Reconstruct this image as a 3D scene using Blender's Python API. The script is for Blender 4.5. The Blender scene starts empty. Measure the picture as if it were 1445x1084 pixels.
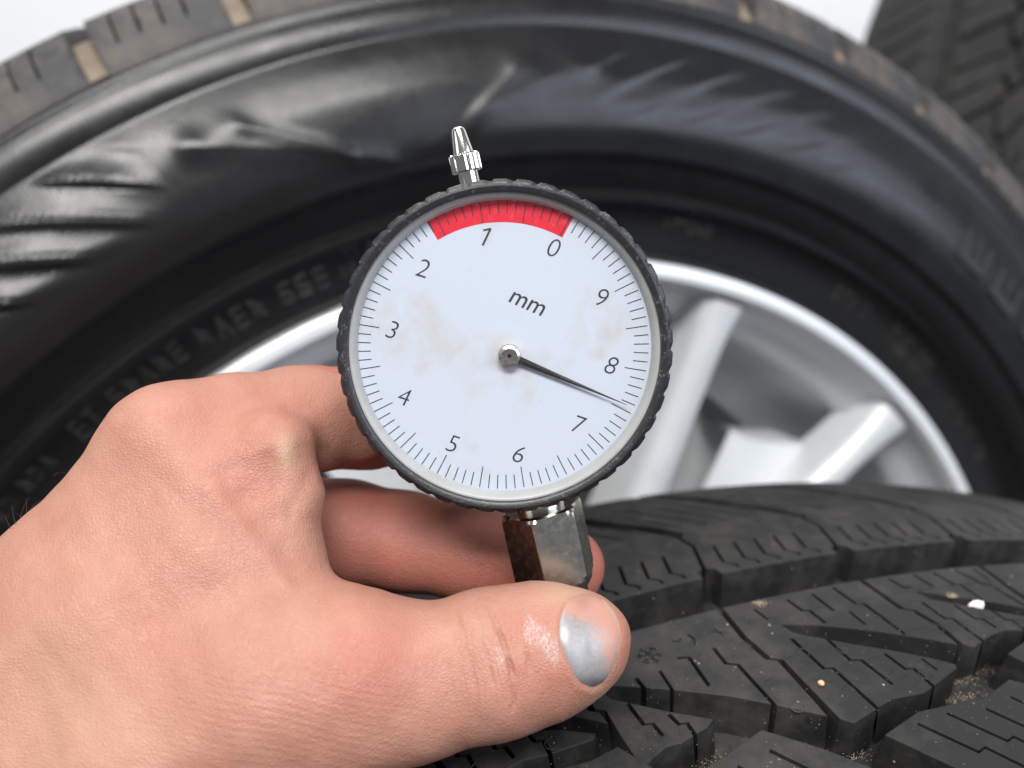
import bpy, bmesh, math, random
import numpy as np
from mathutils import Vector, Matrix, noise
from mathutils.geometry import delaunay_2d_cdt

random.seed(7)
rng = np.random.default_rng(7)
scene = bpy.context.scene
COL = scene.collection
rad = math.radians

# ------------------------------------------------------------------ camera
PITCH = rad(25.0)
CAM_Z = 0.8515
cam_data = bpy.data.cameras.new("camera")
cam = bpy.data.objects.new("camera", cam_data)
COL.objects.link(cam)
cam.location = (0, 0, CAM_Z)
cam.rotation_euler = (math.pi / 2 - PITCH, 0, 0)
cam_data.sensor_width = 36.0
cam_data.lens = 36.0 * 1250.0 / 1445.0
cam_data.clip_start = 0.005
cam_data.clip_end = 50
cam_data.dof.use_dof = True
cam_data.dof.focus_distance = 0.1445
cam_data.dof.aperture_fstop = cam_data.lens / 2.6      # a phone lens: 2.6 mm wide opening
cam_data.dof.aperture_blades = 0
scene.camera = cam

# ------------------------------------------------------------------ light
world = bpy.data.worlds.new("World")
scene.world = world
world.use_nodes = True
bg = world.node_tree.nodes["Background"]
bg.inputs[0].default_value = (0.86, 0.93, 1.0, 1)
bg.inputs[1].default_value = 0.20


def area_light(name, loc, target, sx, sy, power, col):
    l = bpy.data.lights.new(name, 'AREA')
    l.shape = 'RECTANGLE'
    l.size, l.size_y = sx, sy
    l.energy = power
    l.color = col
    o = bpy.data.objects.new(name, l)
    COL.objects.link(o)
    o.location = loc
    d = Vector(target) - Vector(loc)
    o.rotation_euler = d.to_track_quat('-Z', 'Y').to_euler()
    return o


area_light("ceiling_lamp", (-0.1, -0.9, 2.5), (0.0, 0.3, 0.7), 1.5, 0.45, 78, (1.0, 0.985, 0.96))
area_light("ceiling_lamp", (-0.5, 0.75, 2.8), (-0.2, 0.4, 0.7), 1.4, 0.4, 24, (1.0, 0.98, 0.95))
area_light("window_light", (2.0, -0.9, 1.75), (0.1, 0.3, 0.75), 1.9, 1.3, 44, (0.78, 0.86, 1.0))
area_light("window_light", (-2.3, -0.9, 1.7), (0.0, 0.3, 0.75), 1.2, 1.0, 7, (0.82, 0.91, 1.0))

scene.view_settings.view_transform = 'Standard'
scene.view_settings.look = 'None'
scene.view_settings.exposure = 0.0
scene.view_settings.gamma = 1.0
scene.render.engine = 'CYCLES'
scene.cycles.max_bounces = 8
scene.cycles.transparent_max_bounces = 8
scene.cycles.use_denoising = True

# camera-like axes used only to measure the place: x right, y down, z away (metres)
AX = np.array([1.0, 0, 0])
AY = np.array([0, -math.sin(PITCH), -math.cos(PITCH)])
AZ = np.array([0, math.cos(PITCH), -math.sin(PITCH)])
ORG = np.array([0, 0, CAM_Z])


def W(p):
    p = np.asarray(p, float)
    return ORG + p[..., 0:1] * AX + p[..., 1:2] * AY + p[..., 2:3] * AZ


def Wd(p):
    return p[0] * AX + p[1] * AY + p[2] * AZ


# ------------------------------------------------------------------ helpers
def root(name, label, cat, mat=None, group=None):
    o = bpy.data.objects.new(name, None)
    o.empty_display_size = 0.02
    COL.objects.link(o)
    if mat is not None:
        o.matrix_world = mat
    o["label"] = label
    o["category"] = cat
    if group:
        o["group"] = group
    return o


def mesh_np(name, V, F, smooth=True):
    me = bpy.data.meshes.new(name)
    me.from_pydata([tuple(v) for v in V], [], [tuple(int(i) for i in f) for f in F])
    me.update()
    if smooth:
        me.polygons.foreach_set("use_smooth", [True] * len(me.polygons))
    return me


def fast_mesh(name, V, Q, smooth=True):
    V = np.asarray(V, np.float32)
    Q = np.asarray(Q, np.int32)
    me = bpy.data.meshes.new(name)
    me.vertices.add(len(V))
    me.vertices.foreach_set("co", V.ravel())
    k = Q.shape[1]
    me.loops.add(Q.size)
    me.loops.foreach_set("vertex_index", Q.ravel())
    me.polygons.add(len(Q))
    me.polygons.foreach_set("loop_start", np.arange(0, Q.size, k, dtype=np.int32))
    me.polygons.foreach_set("loop_total", np.full(len(Q), k, np.int32))
    me.polygons.foreach_set("use_smooth", np.full(len(Q), smooth))
    me.update(calc_edges=True)
    me.validate()
    return me


def link(name, me, mat, parent=None, kind=None, label=None):
    o = bpy.data.objects.new(name, me)
    COL.objects.link(o)
    if mat is not None and len(me.materials) == 0:
        me.materials.append(mat)
    if parent is not None:
        o.parent = parent
    if kind:
        o["kind"] = kind
    if label:
        o["label"] = label
    return o


def sharp(me, ang=35):
    me.set_sharp_from_angle(angle=rad(ang))


def revolve(profile, n, t0=0.0, t1=2 * math.pi, fn=None):
    """profile: list of (r, z); axis local z; angle measured from +y towards +x."""
    closed = abs((t1 - t0) - 2 * math.pi) < 1e-6
    m = n if closed else n + 1
    th = t0 + (t1 - t0) * np.arange(m) / n
    P = np.array(profile, float)
    r = np.repeat(P[None, :, 0], m, 0)
    z = np.repeat(P[None, :, 1], m, 0)
    T = np.repeat(th[:, None], len(P), 1)
    if fn is not None:
        r, z = fn(T, r, z)
    V = np.stack([r * np.sin(T), r * np.cos(T), z], -1).reshape(-1, 3)
    k = len(P)
    i = np.arange(n)[:, None] * k
    i2 = ((np.arange(n) + 1) % m)[:, None] * k
    j = np.arange(k - 1)[None, :]
    Q = np.stack([i + j, i + j + 1, i2 + j + 1, i2 + j], -1).reshape(-1, 4)
    return V, Q


def boxes_mesh(name, boxes):
    """boxes: list of (centre, (ax,ay,az half vectors as 3x3)) joined to one mesh"""
    V, Q = [], []
    for c, A in boxes:
        b = len(V)
        for sx in (-1, 1):
            for sy in (-1, 1):
                for sz in (-1, 1):
                    V.append(np.array(c) + sx * A[0] + sy * A[1] + sz * A[2])
        for f in ((0, 1, 3, 2), (4, 6, 7, 5), (0, 4, 5, 1), (2, 3, 7, 6), (0, 2, 6, 4), (1, 5, 7, 3)):
            Q.append([b + i for i in f])
    return fast_mesh(name, V, Q, False)


# ------------------------------------------------------------------ materials
def newmat(name):
    m = bpy.data.materials.new(name)
    m.use_nodes = True
    nt = m.node_tree
    return m, nt, nt.nodes["Principled BSDF"]


def N(nt, typ, **kw):
    n = nt.nodes.new(typ)
    for k, v in kw.items():
        if k.startswith("i_"):
            n.inputs[k[2:].replace("_", " ")].default_value = v
        else:
            setattr(n, k, v)
    return n


def ramp(nt, fac, stops, interp='LINEAR'):
    n = nt.nodes.new("ShaderNodeValToRGB")
    n.color_ramp.interpolation = interp
    els = n.color_ramp.elements
    while len(els) < len(stops):
        els.new(0.5)
    for e, (p, c) in zip(els, stops):
        e.position = p
        e.color = c if len(c) == 4 else (*c, 1)
    nt.links.new(fac, n.inputs[0])
    return n


def objcoord(nt):
    return nt.nodes.new("ShaderNodeTexCoord").outputs["Object"]


def noise_n(nt, vec, scale, detail=4, rough=0.55, dist=0.0):
    n = N(nt, "ShaderNodeTexNoise")
    n.inputs["Scale"].default_value = scale
    n.inputs["Detail"].default_value = detail
    n.inputs["Roughness"].default_value = rough
    n.inputs["Distortion"].default_value = dist
    nt.links.new(vec, n.inputs["Vector"])
    return n.outputs["Fac"]


def mixc(nt, fac, a, b, mode='MIX'):
    n = nt.nodes.new("ShaderNodeMix")
    n.data_type = 'RGBA'
    n.blend_type = mode
    for sock, v in ((n.inputs[0], fac), (n.inputs[6], a), (n.inputs[7], b)):
        if isinstance(v, (tuple, list)):
            sock.default_value = (*v, 1) if len(v) == 3 else v
        elif isinstance(v, (int, float)):
            sock.default_value = v
        else:
            nt.links.new(v, sock)
    return n.outputs[2]


def mathn(nt, op, a, b=None, clamp=False):
    n = nt.nodes.new("ShaderNodeMath")
    n.operation = op
    n.use_clamp = clamp
    for s, v in ((n.inputs[0], a), (n.inputs[1], b)):
        if v is None:
            continue
        if isinstance(v, (int, float)):
            s.default_value = v
        else:
            nt.links.new(v, s)
    return n.outputs[0]


def bump(nt, bsdf, h, strength, dist, prev=None):
    n = nt.nodes.new("ShaderNodeBump")
    n.inputs["Strength"].default_value = strength
    n.inputs["Distance"].default_value = dist
    nt.links.new(h, n.inputs["Height"])
    if prev is not None:
        nt.links.new(prev, n.inputs["Normal"])
    nt.links.new(n.outputs[0], bsdf.inputs["Normal"])
    return n.outputs[0]


def rubber(name, base, rough, dirt=0.4, dirt_col=(0.16, 0.13, 0.10), speck=True, fine=1800, edge=0.0003):
    m, nt, b = newmat(name)
    v = objcoord(nt)
    big = noise_n(nt, v, 22, 4, 0.6)
    mid = noise_n(nt, v, 160, 5, 0.65)
    dm = ramp(nt, mathn(nt, 'MULTIPLY', big, mid), [(0.22, (0, 0, 0)), (0.42, (1, 1, 1))]).outputs[0]
    c = mixc(nt, mathn(nt, 'MULTIPLY', dm, dirt), base, dirt_col)
    if speck:
        vo = N(nt, "ShaderNodeTexVoronoi")
        vo.inputs["Scale"].default_value = 330
        nt.links.new(v, vo.inputs["Vector"])
        sp = ramp(nt, vo.outputs["Distance"], [(0.0, (1, 1, 1)), (0.10, (0, 0, 0))]).outputs[0]
        gate = ramp(nt, noise_n(nt, v, 95, 3), [(0.50, (0, 0, 0)), (0.60, (1, 1, 1))]).outputs[0]
        c = mixc(nt, mathn(nt, 'MULTIPLY', sp, gate), c, (0.42, 0.36, 0.28))
    nt.links.new(c, b.inputs["Base Color"])
    rr = ramp(nt, mid, [(0.3, (rough - 0.07,) * 3), (0.7, (rough + 0.1,) * 3)]).outputs[0]
    nt.links.new(rr, b.inputs["Roughness"])
    bv = N(nt, "ShaderNodeBevel", samples=3)
    bv.inputs["Radius"].default_value = edge
    b.inputs["Specular IOR Level"].default_value = 0.32
    fn = noise_n(nt, v, fine, 3, 0.6)
    bump(nt, b, mathn(nt, 'ADD', fn, mathn(nt, 'MULTIPLY', mid, 1.5)), 0.25, 0.0002, bv.outputs[0])
    return m


M_tread = rubber("tread_rubber", (0.0120, 0.0118, 0.0118), 0.52, 0.4, (0.075, 0.068, 0.06))
M_floor_rub = rubber("groove_rubber", (0.018, 0.018, 0.019), 0.6, 0.35, (0.10, 0.08, 0.06), False)
M_mark = rubber("mark_rubber", (0.020, 0.020, 0.021), 0.5, 0.1, speck=False, edge=0.0001)
M_shoulder = rubber("dusty_shoulder_rubber", (0.032, 0.032, 0.034), 0.6, 0.38, (0.17, 0.135, 0.10), False, 500)


M_letter = rubber("scuffed_letter_rubber", (0.013, 0.013, 0.0135), 0.5, 0.2, speck=False, edge=0.0002)


def sidewall_mat():
    m, nt, b = newmat("sidewall_rubber")
    v = objcoord(nt)
    sep = nt.nodes.new("ShaderNodeSeparateXYZ")
    nt.links.new(v, sep.inputs[0])
    ang = mathn(nt, 'ARCTAN2', sep.outputs[0], sep.outputs[1])
    wv = mathn(nt, 'SINE', mathn(nt, 'MULTIPLY', ang, 1500.0))
    n1 = noise_n(nt, v, 30, 4)
    c = mixc(nt, n1, (0.006, 0.006, 0.0063), (0.012, 0.012, 0.0125))
    nt.links.new(c, b.inputs["Base Color"])
    rr = ramp(nt, noise_n(nt, v, 45, 5, .65), [(0.3, (0.22,) * 3), (0.7, (0.36,) * 3)]).outputs[0]
    nt.links.new(rr, b.inputs["Roughness"])
    b.inputs['Specular IOR Level'].default_value = 0.31
    h = mathn(nt, 'ADD', mathn(nt, 'MULTIPLY', wv, 0.2), noise_n(nt, v, 260, 4))
    bump(nt, b, h, 0.28, 0.0002)
    return m


M_side = sidewall_mat()


def dusty_floor_mat():
    m, nt, b = newmat("dried_mud_in_groove")
    v = objcoord(nt)
    c = mixc(nt, noise_n(nt, v, 120, 4), (0.085, 0.07, 0.055), (0.22, 0.17, 0.12))
    nt.links.new(c, b.inputs["Base Color"])
    b.inputs["Roughness"].default_value = 0.85
    return m


M_mud = dusty_floor_mat()


def simple(name, col, rough=0.5, metal=0.0, vary=0.0, scale=200, bumpd=0.0):
    m, nt, b = newmat(name)
    b.inputs["Roughness"].default_value = rough
    b.inputs["Metallic"].default_value = metal
    v = objcoord(nt)
    f = noise_n(nt, v, scale, 5, .6)
    d = tuple(max(0, x * (1 - vary)) for x in col)
    u = tuple(min(1, x * (1 + vary)) for x in col)
    nt.links.new(mixc(nt, f, d, u), b.inputs["Base Color"])
    r = ramp(nt, f, [(0.3, (max(0.02, rough * .8),) * 3), (0.7, (min(1, rough * 1.25),) * 3)]).outputs[0]
    nt.links.new(r, b.inputs["Roughness"])
    if bumpd:
        bump(nt, b, f, 0.4, bumpd)
    return m


M_wall = simple("painted_wall", (0.78, 0.78, 0.78), 0.7, 0, 0.03, 3)
M_floor = simple("concrete_floor", (0.30, 0.30, 0.29), 0.7, 0, 0.15, 6)
M_rim = simple("silver_rim_paint", (0.60, 0.61, 0.62), 0.42, 0.28, 0.03, 60)
M_rim_in = simple("rim_barrel_paint", (0.36, 0.37, 0.38), 0.40, 0.35, 0.06, 40)
M_chrome = simple("nickel_plate", (0.80, 0.76, 0.69), 0.13, 1.0, 0.05, 400, 0.00002)
M_print = simple("black_print", (0.018, 0.022, 0.026), 0.55)
M_needle = simple("needle_black", (0.02, 0.018, 0.018), 0.35, 0.2)
M_stone_w = simple("white_stone", (0.80, 0.78, 0.70), 0.6, 0, 0.08, 900)
M_stone_o = simple("orange_grit", (0.62, 0.36, 0.20), 0.7, 0, 0.15, 1500)
M_stone_t = simple("tan_clay", (0.60, 0.45, 0.33), 0.8, 0, 0.15, 300)
M_dust = simple("sand_dust", (0.42, 0.33, 0.22), 0.9, 0, 0.3, 2500)
M_hair = simple("body_hair", (0.10, 0.055, 0.03), 0.5)


def bezel_mat():
    m, nt, b = newmat("black_bezel_plastic")
    v = objcoord(nt)
    sc = noise_n(nt, v, 2600, 4, .7)
    sc2 = noise_n(nt, v, 500, 4, .6)
    k = ramp(nt, mathn(nt, 'MULTIPLY', sc, sc2), [(0.30, (0, 0, 0)), (0.42, (1, 1, 1))]).outputs[0]
    nt.links.new(mixc(nt, mathn(nt, 'MULTIPLY', k, 0.55), (0.016, 0.016, 0.018), (0.20, 0.20, 0.21)), b.inputs["Base Color"])
    b.inputs["Roughness"].default_value = 0.36
    bump(nt, b, sc, 0.5, 0.00012)
    return m


M_bezel = bezel_mat()


def dial_mat():
    m, nt, b = newmat("stained_white_dial")
    v = objcoord(nt)
    big = noise_n(nt, v, 85, 3, .5, .6)
    mid = noise_n(nt, v, 420, 5, .7)
    mask = ramp(nt, mathn(nt, 'ADD', mathn(nt, 'MULTIPLY', big, .78), mathn(nt, 'MULTIPLY', mid, .22)),
                [(0.515, (0, 0, 0)), (0.64, (1, 1, 1))]).outputs[0]
    c = mixc(nt, mathn(nt, 'MULTIPLY', mask, .5), (0.43, 0.465, 0.53), (0.39, 0.335, 0.28))
    vo = N(nt, "ShaderNodeTexVoronoi")
    vo.inputs["Scale"].default_value = 520
    nt.links.new(v, vo.inputs["Vector"])
    sp = ramp(nt, vo.outputs["Distance"], [(0.0, (1, 1, 1)), (0.07, (0, 0, 0))]).outputs[0]
    gate = ramp(nt, noise_n(nt, v, 260, 2), [(0.56, (0, 0, 0)), (0.60, (1, 1, 1))]).outputs[0]
    c = mixc(nt, mathn(nt, 'MULTIPLY', sp, gate), c, (0.12, 0.10, 0.10))
    nt.links.new(c, b.inputs["Base Color"])
    b.inputs["Roughness"].default_value = 0.55
    bump(nt, b, mid, 0.15, 0.00005)
    return m


M_dial = dial_mat()


def red_mat():
    m, nt, b = newmat("red_print")
    v = objcoord(nt)
    c = mixc(nt, noise_n(nt, v, 900, 5, .7), (0.46, 0.002, 0.014), (0.62, 0.008, 0.032))
    nt.links.new(c, b.inputs["Base Color"])
    b.inputs["Roughness"].default_value = 0.5
    return m


M_red = red_mat()


def ring_mat():
    m, nt, b = newmat("hazed_clear_plastic_rim")
    v = objcoord(nt)
    f = noise_n(nt, v, 130, 3, .6)
    g = noise_n(nt, v, 1400, 4, .7)
    c = mixc(nt, f, (0.28, 0.265, 0.235), (0.40, 0.415, 0.43))
    c = mixc(nt, ramp(nt, g, [(.55, (0, 0, 0)), (.75, (.5, .5, .5))]).outputs[0], c, (0.34, 0.30, 0.26))
    nt.links.new(c, b.inputs["Base Color"])
    b.inputs["Roughness"].default_value = 0.38
    b.inputs["Subsurface Weight"].default_value = 0.3
    b.inputs["Subsurface Radius"].default_value = (0.001, 0.001, 0.001)
    return m


M_ring = ring_mat()


def lens_mat():
    m = bpy.data.materials.new("clear_crystal")
    m.use_nodes = True
    nt = m.node_tree
    nt.nodes.clear()
    out = nt.nodes.new("ShaderNodeOutputMaterial")
    tr = nt.nodes.new("ShaderNodeBsdfTransparent")
    gl = nt.nodes.new("ShaderNodeBsdfGlossy")
    df = nt.nodes.new("ShaderNodeBsdfDiffuse")
    gl.inputs["Roughness"].default_value = 0.06
    v = objcoord(nt)
    lw = nt.nodes.new("ShaderNodeLayerWeight")
    fr = mathn(nt, 'ADD', mathn(nt, 'MULTIPLY', mathn(nt, 'POWER', lw.outputs["Facing"], 5.0), .6), .045)
    m1 = nt.nodes.new("ShaderNodeMixShader")
    nt.links.new(fr, m1.inputs[0])
    nt.links.new(tr.outputs[0], m1.inputs[1])
    nt.links.new(gl.outputs[0], m1.inputs[2])
    haze = ramp(nt, noise_n(nt, v, 1100, 5, .75), [(.56, (0.0,) * 3), (.85, (0.10,) * 3)]).outputs[0]
    df.inputs[0].default_value = (.75, .74, .72, 1)
    m2 = nt.nodes.new("ShaderNodeMixShader")
    nt.links.new(haze, m2.inputs[0])
    nt.links.new(m1.outputs[0], m2.inputs[1])
    nt.links.new(df.outputs[0], m2.inputs[2])
    nt.links.new(m2.outputs[0], out.inputs[0])
    return m


M_lens = lens_mat()


def skin_mat():
    m, nt, b = newmat("skin")
    v = objcoord(nt)
    at = N(nt, "ShaderNodeAttribute", attribute_name="tint")
    sep = nt.nodes.new("ShaderNodeSeparateColor")
    nt.links.new(at.outputs["Color"], sep.inputs[0])
    big = ramp(nt, noise_n(nt, v, 75, 5, .65), [(.32, (0, 0, 0)), (.68, (1, 1, 1))]).outputs[0]
    mid = noise_n(nt, v, 330, 4, .65)
    c = mixc(nt, big, (0.31, 0.150, 0.106), (0.39, 0.213, 0.155))
    c = mixc(nt, mathn(nt, 'MULTIPLY', mid, .55), c, (0.35, 0.135, 0.09))
    c = mixc(nt, mathn(nt, 'MULTIPLY', sep.outputs[0], .8), c, (0.32, 0.085, 0.062))       # redness, plus painted shade on the rear fingers
    c = mixc(nt, sep.outputs[1], c, (0.42, 0.29, 0.19))                                    # pale
    smp = N(nt, "ShaderNodeMapping")
    smp.inputs["Scale"].default_value = (1.5, 1.0, .38)
    smp.inputs["Rotation"].default_value = (0, .35, 0)
    nt.links.new(v, smp.inputs[0])
    sil = ramp(nt, mathn(nt, 'MULTIPLY', noise_n(nt, smp.outputs[0], 1900, 4, .75), sep.outputs[2]), [(.40, (0, 0, 0)), (.62, (1, 1, 1))]).outputs[0]
    c = mixc(nt, mathn(nt, 'MULTIPLY', sil, .55), c, (0.46, 0.45, 0.46))
    nt.links.new(c, b.inputs["Base Color"])
    b.inputs["Subsurface Weight"].default_value = 0.22
    b.inputs["Subsurface Radius"].default_value = (1.0, 0.35, 0.2)
    b.inputs["Subsurface Scale"].default_value = 0.0035
    b.inputs["Roughness"].default_value = 0.5
    b.inputs["Specular IOR Level"].default_value = 0.35
    # crossing fine skin lines
    mp = N(nt, "ShaderNodeMapping")
    mp.inputs["Scale"].default_value = (1.0, 1.7, 1.0)
    mp.inputs["Rotation"].default_value = (0, 0, 0.5)
    nt.links.new(v, mp.inputs[0])
    wob = noise_n(nt, v, 500, 3)
    vo = N(nt, "ShaderNodeTexVoronoi", feature='DISTANCE_TO_EDGE')
    vo.inputs["Scale"].default_value = 1500
    nt.links.new(mp.outputs[0], vo.inputs["Vector"])
    e = ramp(nt, vo.outputs["Distance"], [(0.0, (0, 0, 0)), (0.30, (1, 1, 1))]).outputs[0]
    h = mathn(nt, 'ADD', mathn(nt, 'MULTIPLY', e, .5), mathn(nt, 'MULTIPLY', wob, 1.2))
    pore = N(nt, "ShaderNodeTexVoronoi")
    pore.inputs["Scale"].default_value = 2100
    nt.links.new(v, pore.inputs["Vector"])
    h = mathn(nt, 'ADD', h, mathn(nt, 'MULTIPLY', ramp(nt, pore.outputs["Distance"], [(0, (0, 0, 0)), (.28, (1, 1, 1))]).outputs[0], .35))
    bump(nt, b, h, 0.62, 0.00018)
    return m


M_skin = skin_mat()


def nail_mat():
    m, nt, b = newmat("thumb_nail")
    v = objcoord(nt)
    at = N(nt, "ShaderNodeAttribute", attribute_name="tint")
    sep = nt.nodes.new("ShaderNodeSeparateColor")
    nt.links.new(at.outputs["Color"], sep.inputs[0])
    n1 = noise_n(nt, v, 900, 6, .8)
    silver = mathn(nt, 'ADD', sep.outputs[0], mathn(nt, 'MULTIPLY', mathn(nt, 'SUBTRACT', n1, .5), 2.0))
    sil = ramp(nt, silver, [(.35, (0, 0, 0)), (.75, (1, 1, 1))]).outputs[0]
    c = mixc(nt, sep.outputs[1], (0.40, 0.20, 0.15), (0.44, 0.31, 0.21))
    silver_c = mixc(nt, ramp(nt, noise_n(nt, v, 1600, 5, .8), [(.35, (0, 0, 0)), (.65, (1, 1, 1))]).outputs[0], (0.235, 0.225, 0.225), (0.30, 0.29, 0.29))
    c = mixc(nt, sil, c, silver_c)
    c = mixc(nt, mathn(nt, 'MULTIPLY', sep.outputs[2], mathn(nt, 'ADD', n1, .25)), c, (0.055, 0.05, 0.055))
    nt.links.new(c, b.inputs["Base Color"])
    nt.links.new(mathn(nt, 'MULTIPLY', sil, .25), b.inputs["Metallic"])
    b.inputs["Roughness"].default_value = 0.42
    b.inputs["Subsurface Weight"].default_value = 0.1
    b.inputs["Subsurface Scale"].default_value = 0.002
    bump(nt, b, n1, 0.25, 0.00012)
    return m


M_nail = nail_mat()

# ------------------------------------------------------------------ setting
def slab(name, x0, x1, y0, y1, z0, z1, mat):
    c = ((x0 + x1) / 2, (y0 + y1) / 2, (z0 + z1) / 2)
    A = np.diag([(x1 - x0) / 2, (y1 - y0) / 2, (z1 - z0) / 2])
    return link(name, boxes_mesh(name, [(c, A)]), mat, kind="structure")


slab("floor", -3, 3, -3, 1.5, -0.1, 0.0, M_floor)
slab("wall", -3, 3, 1.5, 1.64, -0.1, 3.0, M_wall)

# ------------------------------------------------------------------ block cutter (shared by the treads)
def offset_path(path, h):
    P = np.array(path, float)
    T = np.gradient(P, axis=0)
    T /= np.linalg.norm(T, axis=1)[:, None] + 1e-9
    Nn = np.stack([-T[:, 1], T[:, 0]], 1)
    return list(map(tuple, np.vstack([P + Nn * h, (P - Nn * h)[::-1]])))


def inside(P, poly):
    x, y = P[:, 0], P[:, 1]
    res = np.zeros(len(P), bool)
    n = len(poly)
    for i in range(n):
        x1, y1 = poly[i]
        x2, y2 = poly[(i + 1) % n]
        c = ((y1 > y) != (y2 > y)) & (x < (x2 - x1) * (y - y1) / ((y2 - y1) + 1e-12) + x1)
        res ^= c
    return res


def seg_dist(P, poly):
    """distance to closed polygon outline and outward-ish normal of the nearest edge"""
    A = np.array(poly, float)
    B = np.roll(A, -1, 0)
    area = 0.5 * np.sum(A[:, 0] * B[:, 1] - B[:, 0] * A[:, 1])
    D = B - A
    L2 = (D ** 2).sum(1)
    rel = P[:, None, :] - A[None]
    t = np.clip((rel * D[None]).sum(2) / L2[None], 0, 1)
    q = A[None] + t[..., None] * D[None]
    d = np.linalg.norm(P[:, None, :] - q, axis=2)
    nrm = np.stack([D[:, 1], -D[:, 0]], 1) / np.sqrt(L2)[:, None] * (1 if area > 0 else -1)
    dm = d.min(1)
    w = (d < dm[:, None] + 1e-3).astype(float)
    n = (w[..., None] * nrm[None]).sum(1)
    n /= np.linalg.norm(n, axis=1)[:, None] + 1e-9
    return dm, n


def cut_block(name, outline, slots, shallow, mapf, depth, draft=0.8, grid=3.5, shallow_depth=0.35):
    """outline, slots in mm on the unrolled tread; mapf(u, w, h) -> xyz metres"""
    verts, edges = [], []

    def add(poly):
        b = len(verts)
        verts.extend(Vector(p) for p in poly)
        k = len(poly)
        edges.extend((b + i, b + (i + 1) % k) for i in range(k))

    dense = []
    k = len(outline)
    for i in range(k):
        a, b2 = np.array(outline[i]), np.array(outline[(i + 1) % k])
        m = max(1, int(np.linalg.norm(b2 - a) / grid))
        for s in range(m):
            dense.append(tuple(a + (b2 - a) * s / m))
    add(dense)
    for s in slots + shallow:
        add(s)
    O = np.array(outline)
    gx = np.arange(O[:, 0].min() + grid / 2, O[:, 0].max(), grid)
    gy = np.arange(O[:, 1].min() + grid / 2, O[:, 1].max(), grid)
    G = np.array([(x, y) for x in gx for y in gy])
    G = G[inside(G, outline)]
    if len(G):
        dd, _ = seg_dist(G, outline)
        G = G[dd > 0.9]
    for g in G:
        verts.append(Vector((float(g[0]), float(g[1]))))
    cv, ce, cf, _, _, _ = delaunay_2d_cdt(verts, edges, [], 0, 1e-4)
    V2 = np.array([(v.x, v.y) for v in cv])
    F = np.array([list(f) for f in cf if len(f) == 3], int)
    cen = V2[F].mean(1)
    keep = inside(cen, outline)
    for s in slots:
        keep &= ~inside(cen, s)
    low = np.zeros(len(F), bool)
    for s in shallow:
        low |= inside(cen, s)
    low &= keep
    top = keep & ~low
    a = V2[F]
    ar = (a[:, 1, 0] - a[:, 0, 0]) * (a[:, 2, 1] - a[:, 0, 1]) - (a[:, 2, 0] - a[:, 0, 0]) * (a[:, 1, 1] - a[:, 0, 1])
    F[ar < 0] = F[ar < 0][:, ::-1]
    VV, FF = [], []
    idx = {}

    def vid(i, h, off=None):
        key = (i, h, off is not None)
        if key not in idx:
            p = V2[i] if off is None else V2[i] + off
            idx[key] = len(VV)
            VV.append(mapf(p[0], p[1], h))
        return idx[key]

    edge_use = {}
    for fi in np.where(keep)[0]:
        lv = 0.0 if top[fi] else -shallow_depth
        t = F[fi]
        FF.append([vid(t[0], lv), vid(t[1], lv), vid(t[2], lv)])
        for e in ((t[0], t[1]), (t[1], t[2]), (t[2], t[0])):
            edge_use.setdefault(tuple(sorted(e)), []).append((e, lv))
    dO, nO = seg_dist(V2, outline)
    for kk, us in edge_use.items():
        if len(us) == 1:
            (i, j), lv = us[0]
            oi = tuple(nO[i] * draft) if dO[i] < 2e-3 and dO[j] < 2e-3 else None
            oj = tuple(nO[j] * draft) if oi is not None else None
            a0, b0 = vid(i, lv), vid(j, lv)
            c0 = vid(j, -depth, np.array(oj)) if oj is not None else vid(j, -depth)
            d0 = vid(i, -depth, np.array(oi)) if oi is not None else vid(i, -depth)
            FF.append([b0, a0, d0, c0])
        elif us[0][1] != us[1][1]:
            (i, j), lv = us[0] if us[0][1] == 0.0 else us[1]
            FF.append([vid(j, 0.0), vid(i, 0.0), vid(i, -shallow_depth), vid(j, -shallow_depth)])
    me = mesh_np(name, VV, FF, False)
    # keep outward winding whatever the handedness of mapf
    return me


# ------------------------------------------------------------------ the front tyre
R1 = 367.7            # mm
NP = 69
PIT = 2 * math.pi * R1 / NP
PER = 3 * PIT


def drop(w):
    return 24.0 * (abs(w) / 108.6) ** 3.3


def tread_map(u, w, h):
    dr = drop(w)
    sl = 24.0 * 3.3 * (abs(w) / 108.6) ** 2.3 / 108.6 * (1 if w > 0 else -1)
    c = 1 / math.sqrt(1 + sl * sl)
    r = R1 - dr + h * c
    ww = w + h * sl * c
    t = u / R1
    return (r * math.sin(t) / 1000, r * math.cos(t) / 1000, ww / 1000)


def zig(p, q, w0, step=1.6, split=0.45, over=0.0):
    """a stepped sipe from p to q"""
    p, q = np.array(p, float), np.array(q, float)
    d = q - p
    m1 = p + d * (split - .05)
    m2 = p + d * (split + .03) + np.array([step, 0.6])
    q2 = q + np.array([step * .6, 0])
    return offset_path([p, m1, m2, q2], w0)


SW = 0.38
cells = []
# cell 1 (measured), its arms and sipes
s1 = [(-60.8, -36), (-60.8, -27), (-59.5, -20.6), (-57.6, -19.6), (-57.2, -14.1), (-56.4, -4.1)]
sc_ = [(-27.3, -36), (-25.4, -25.9), (-23.4, -24.8), (-21.6, -20.1), (-21.3, -13.1)]
s0 = [(-95.5, -36), (-95.4, -27), (-94.5, -20.9), (-92.9, -19.8), (-92.7, -14), (-92.2, -8.4)]
s3 = [(a + PER, b) for a, b in s0]
g = 0.62


def sh(path, d):
    return [(a + d, b) for a, b in path]


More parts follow.
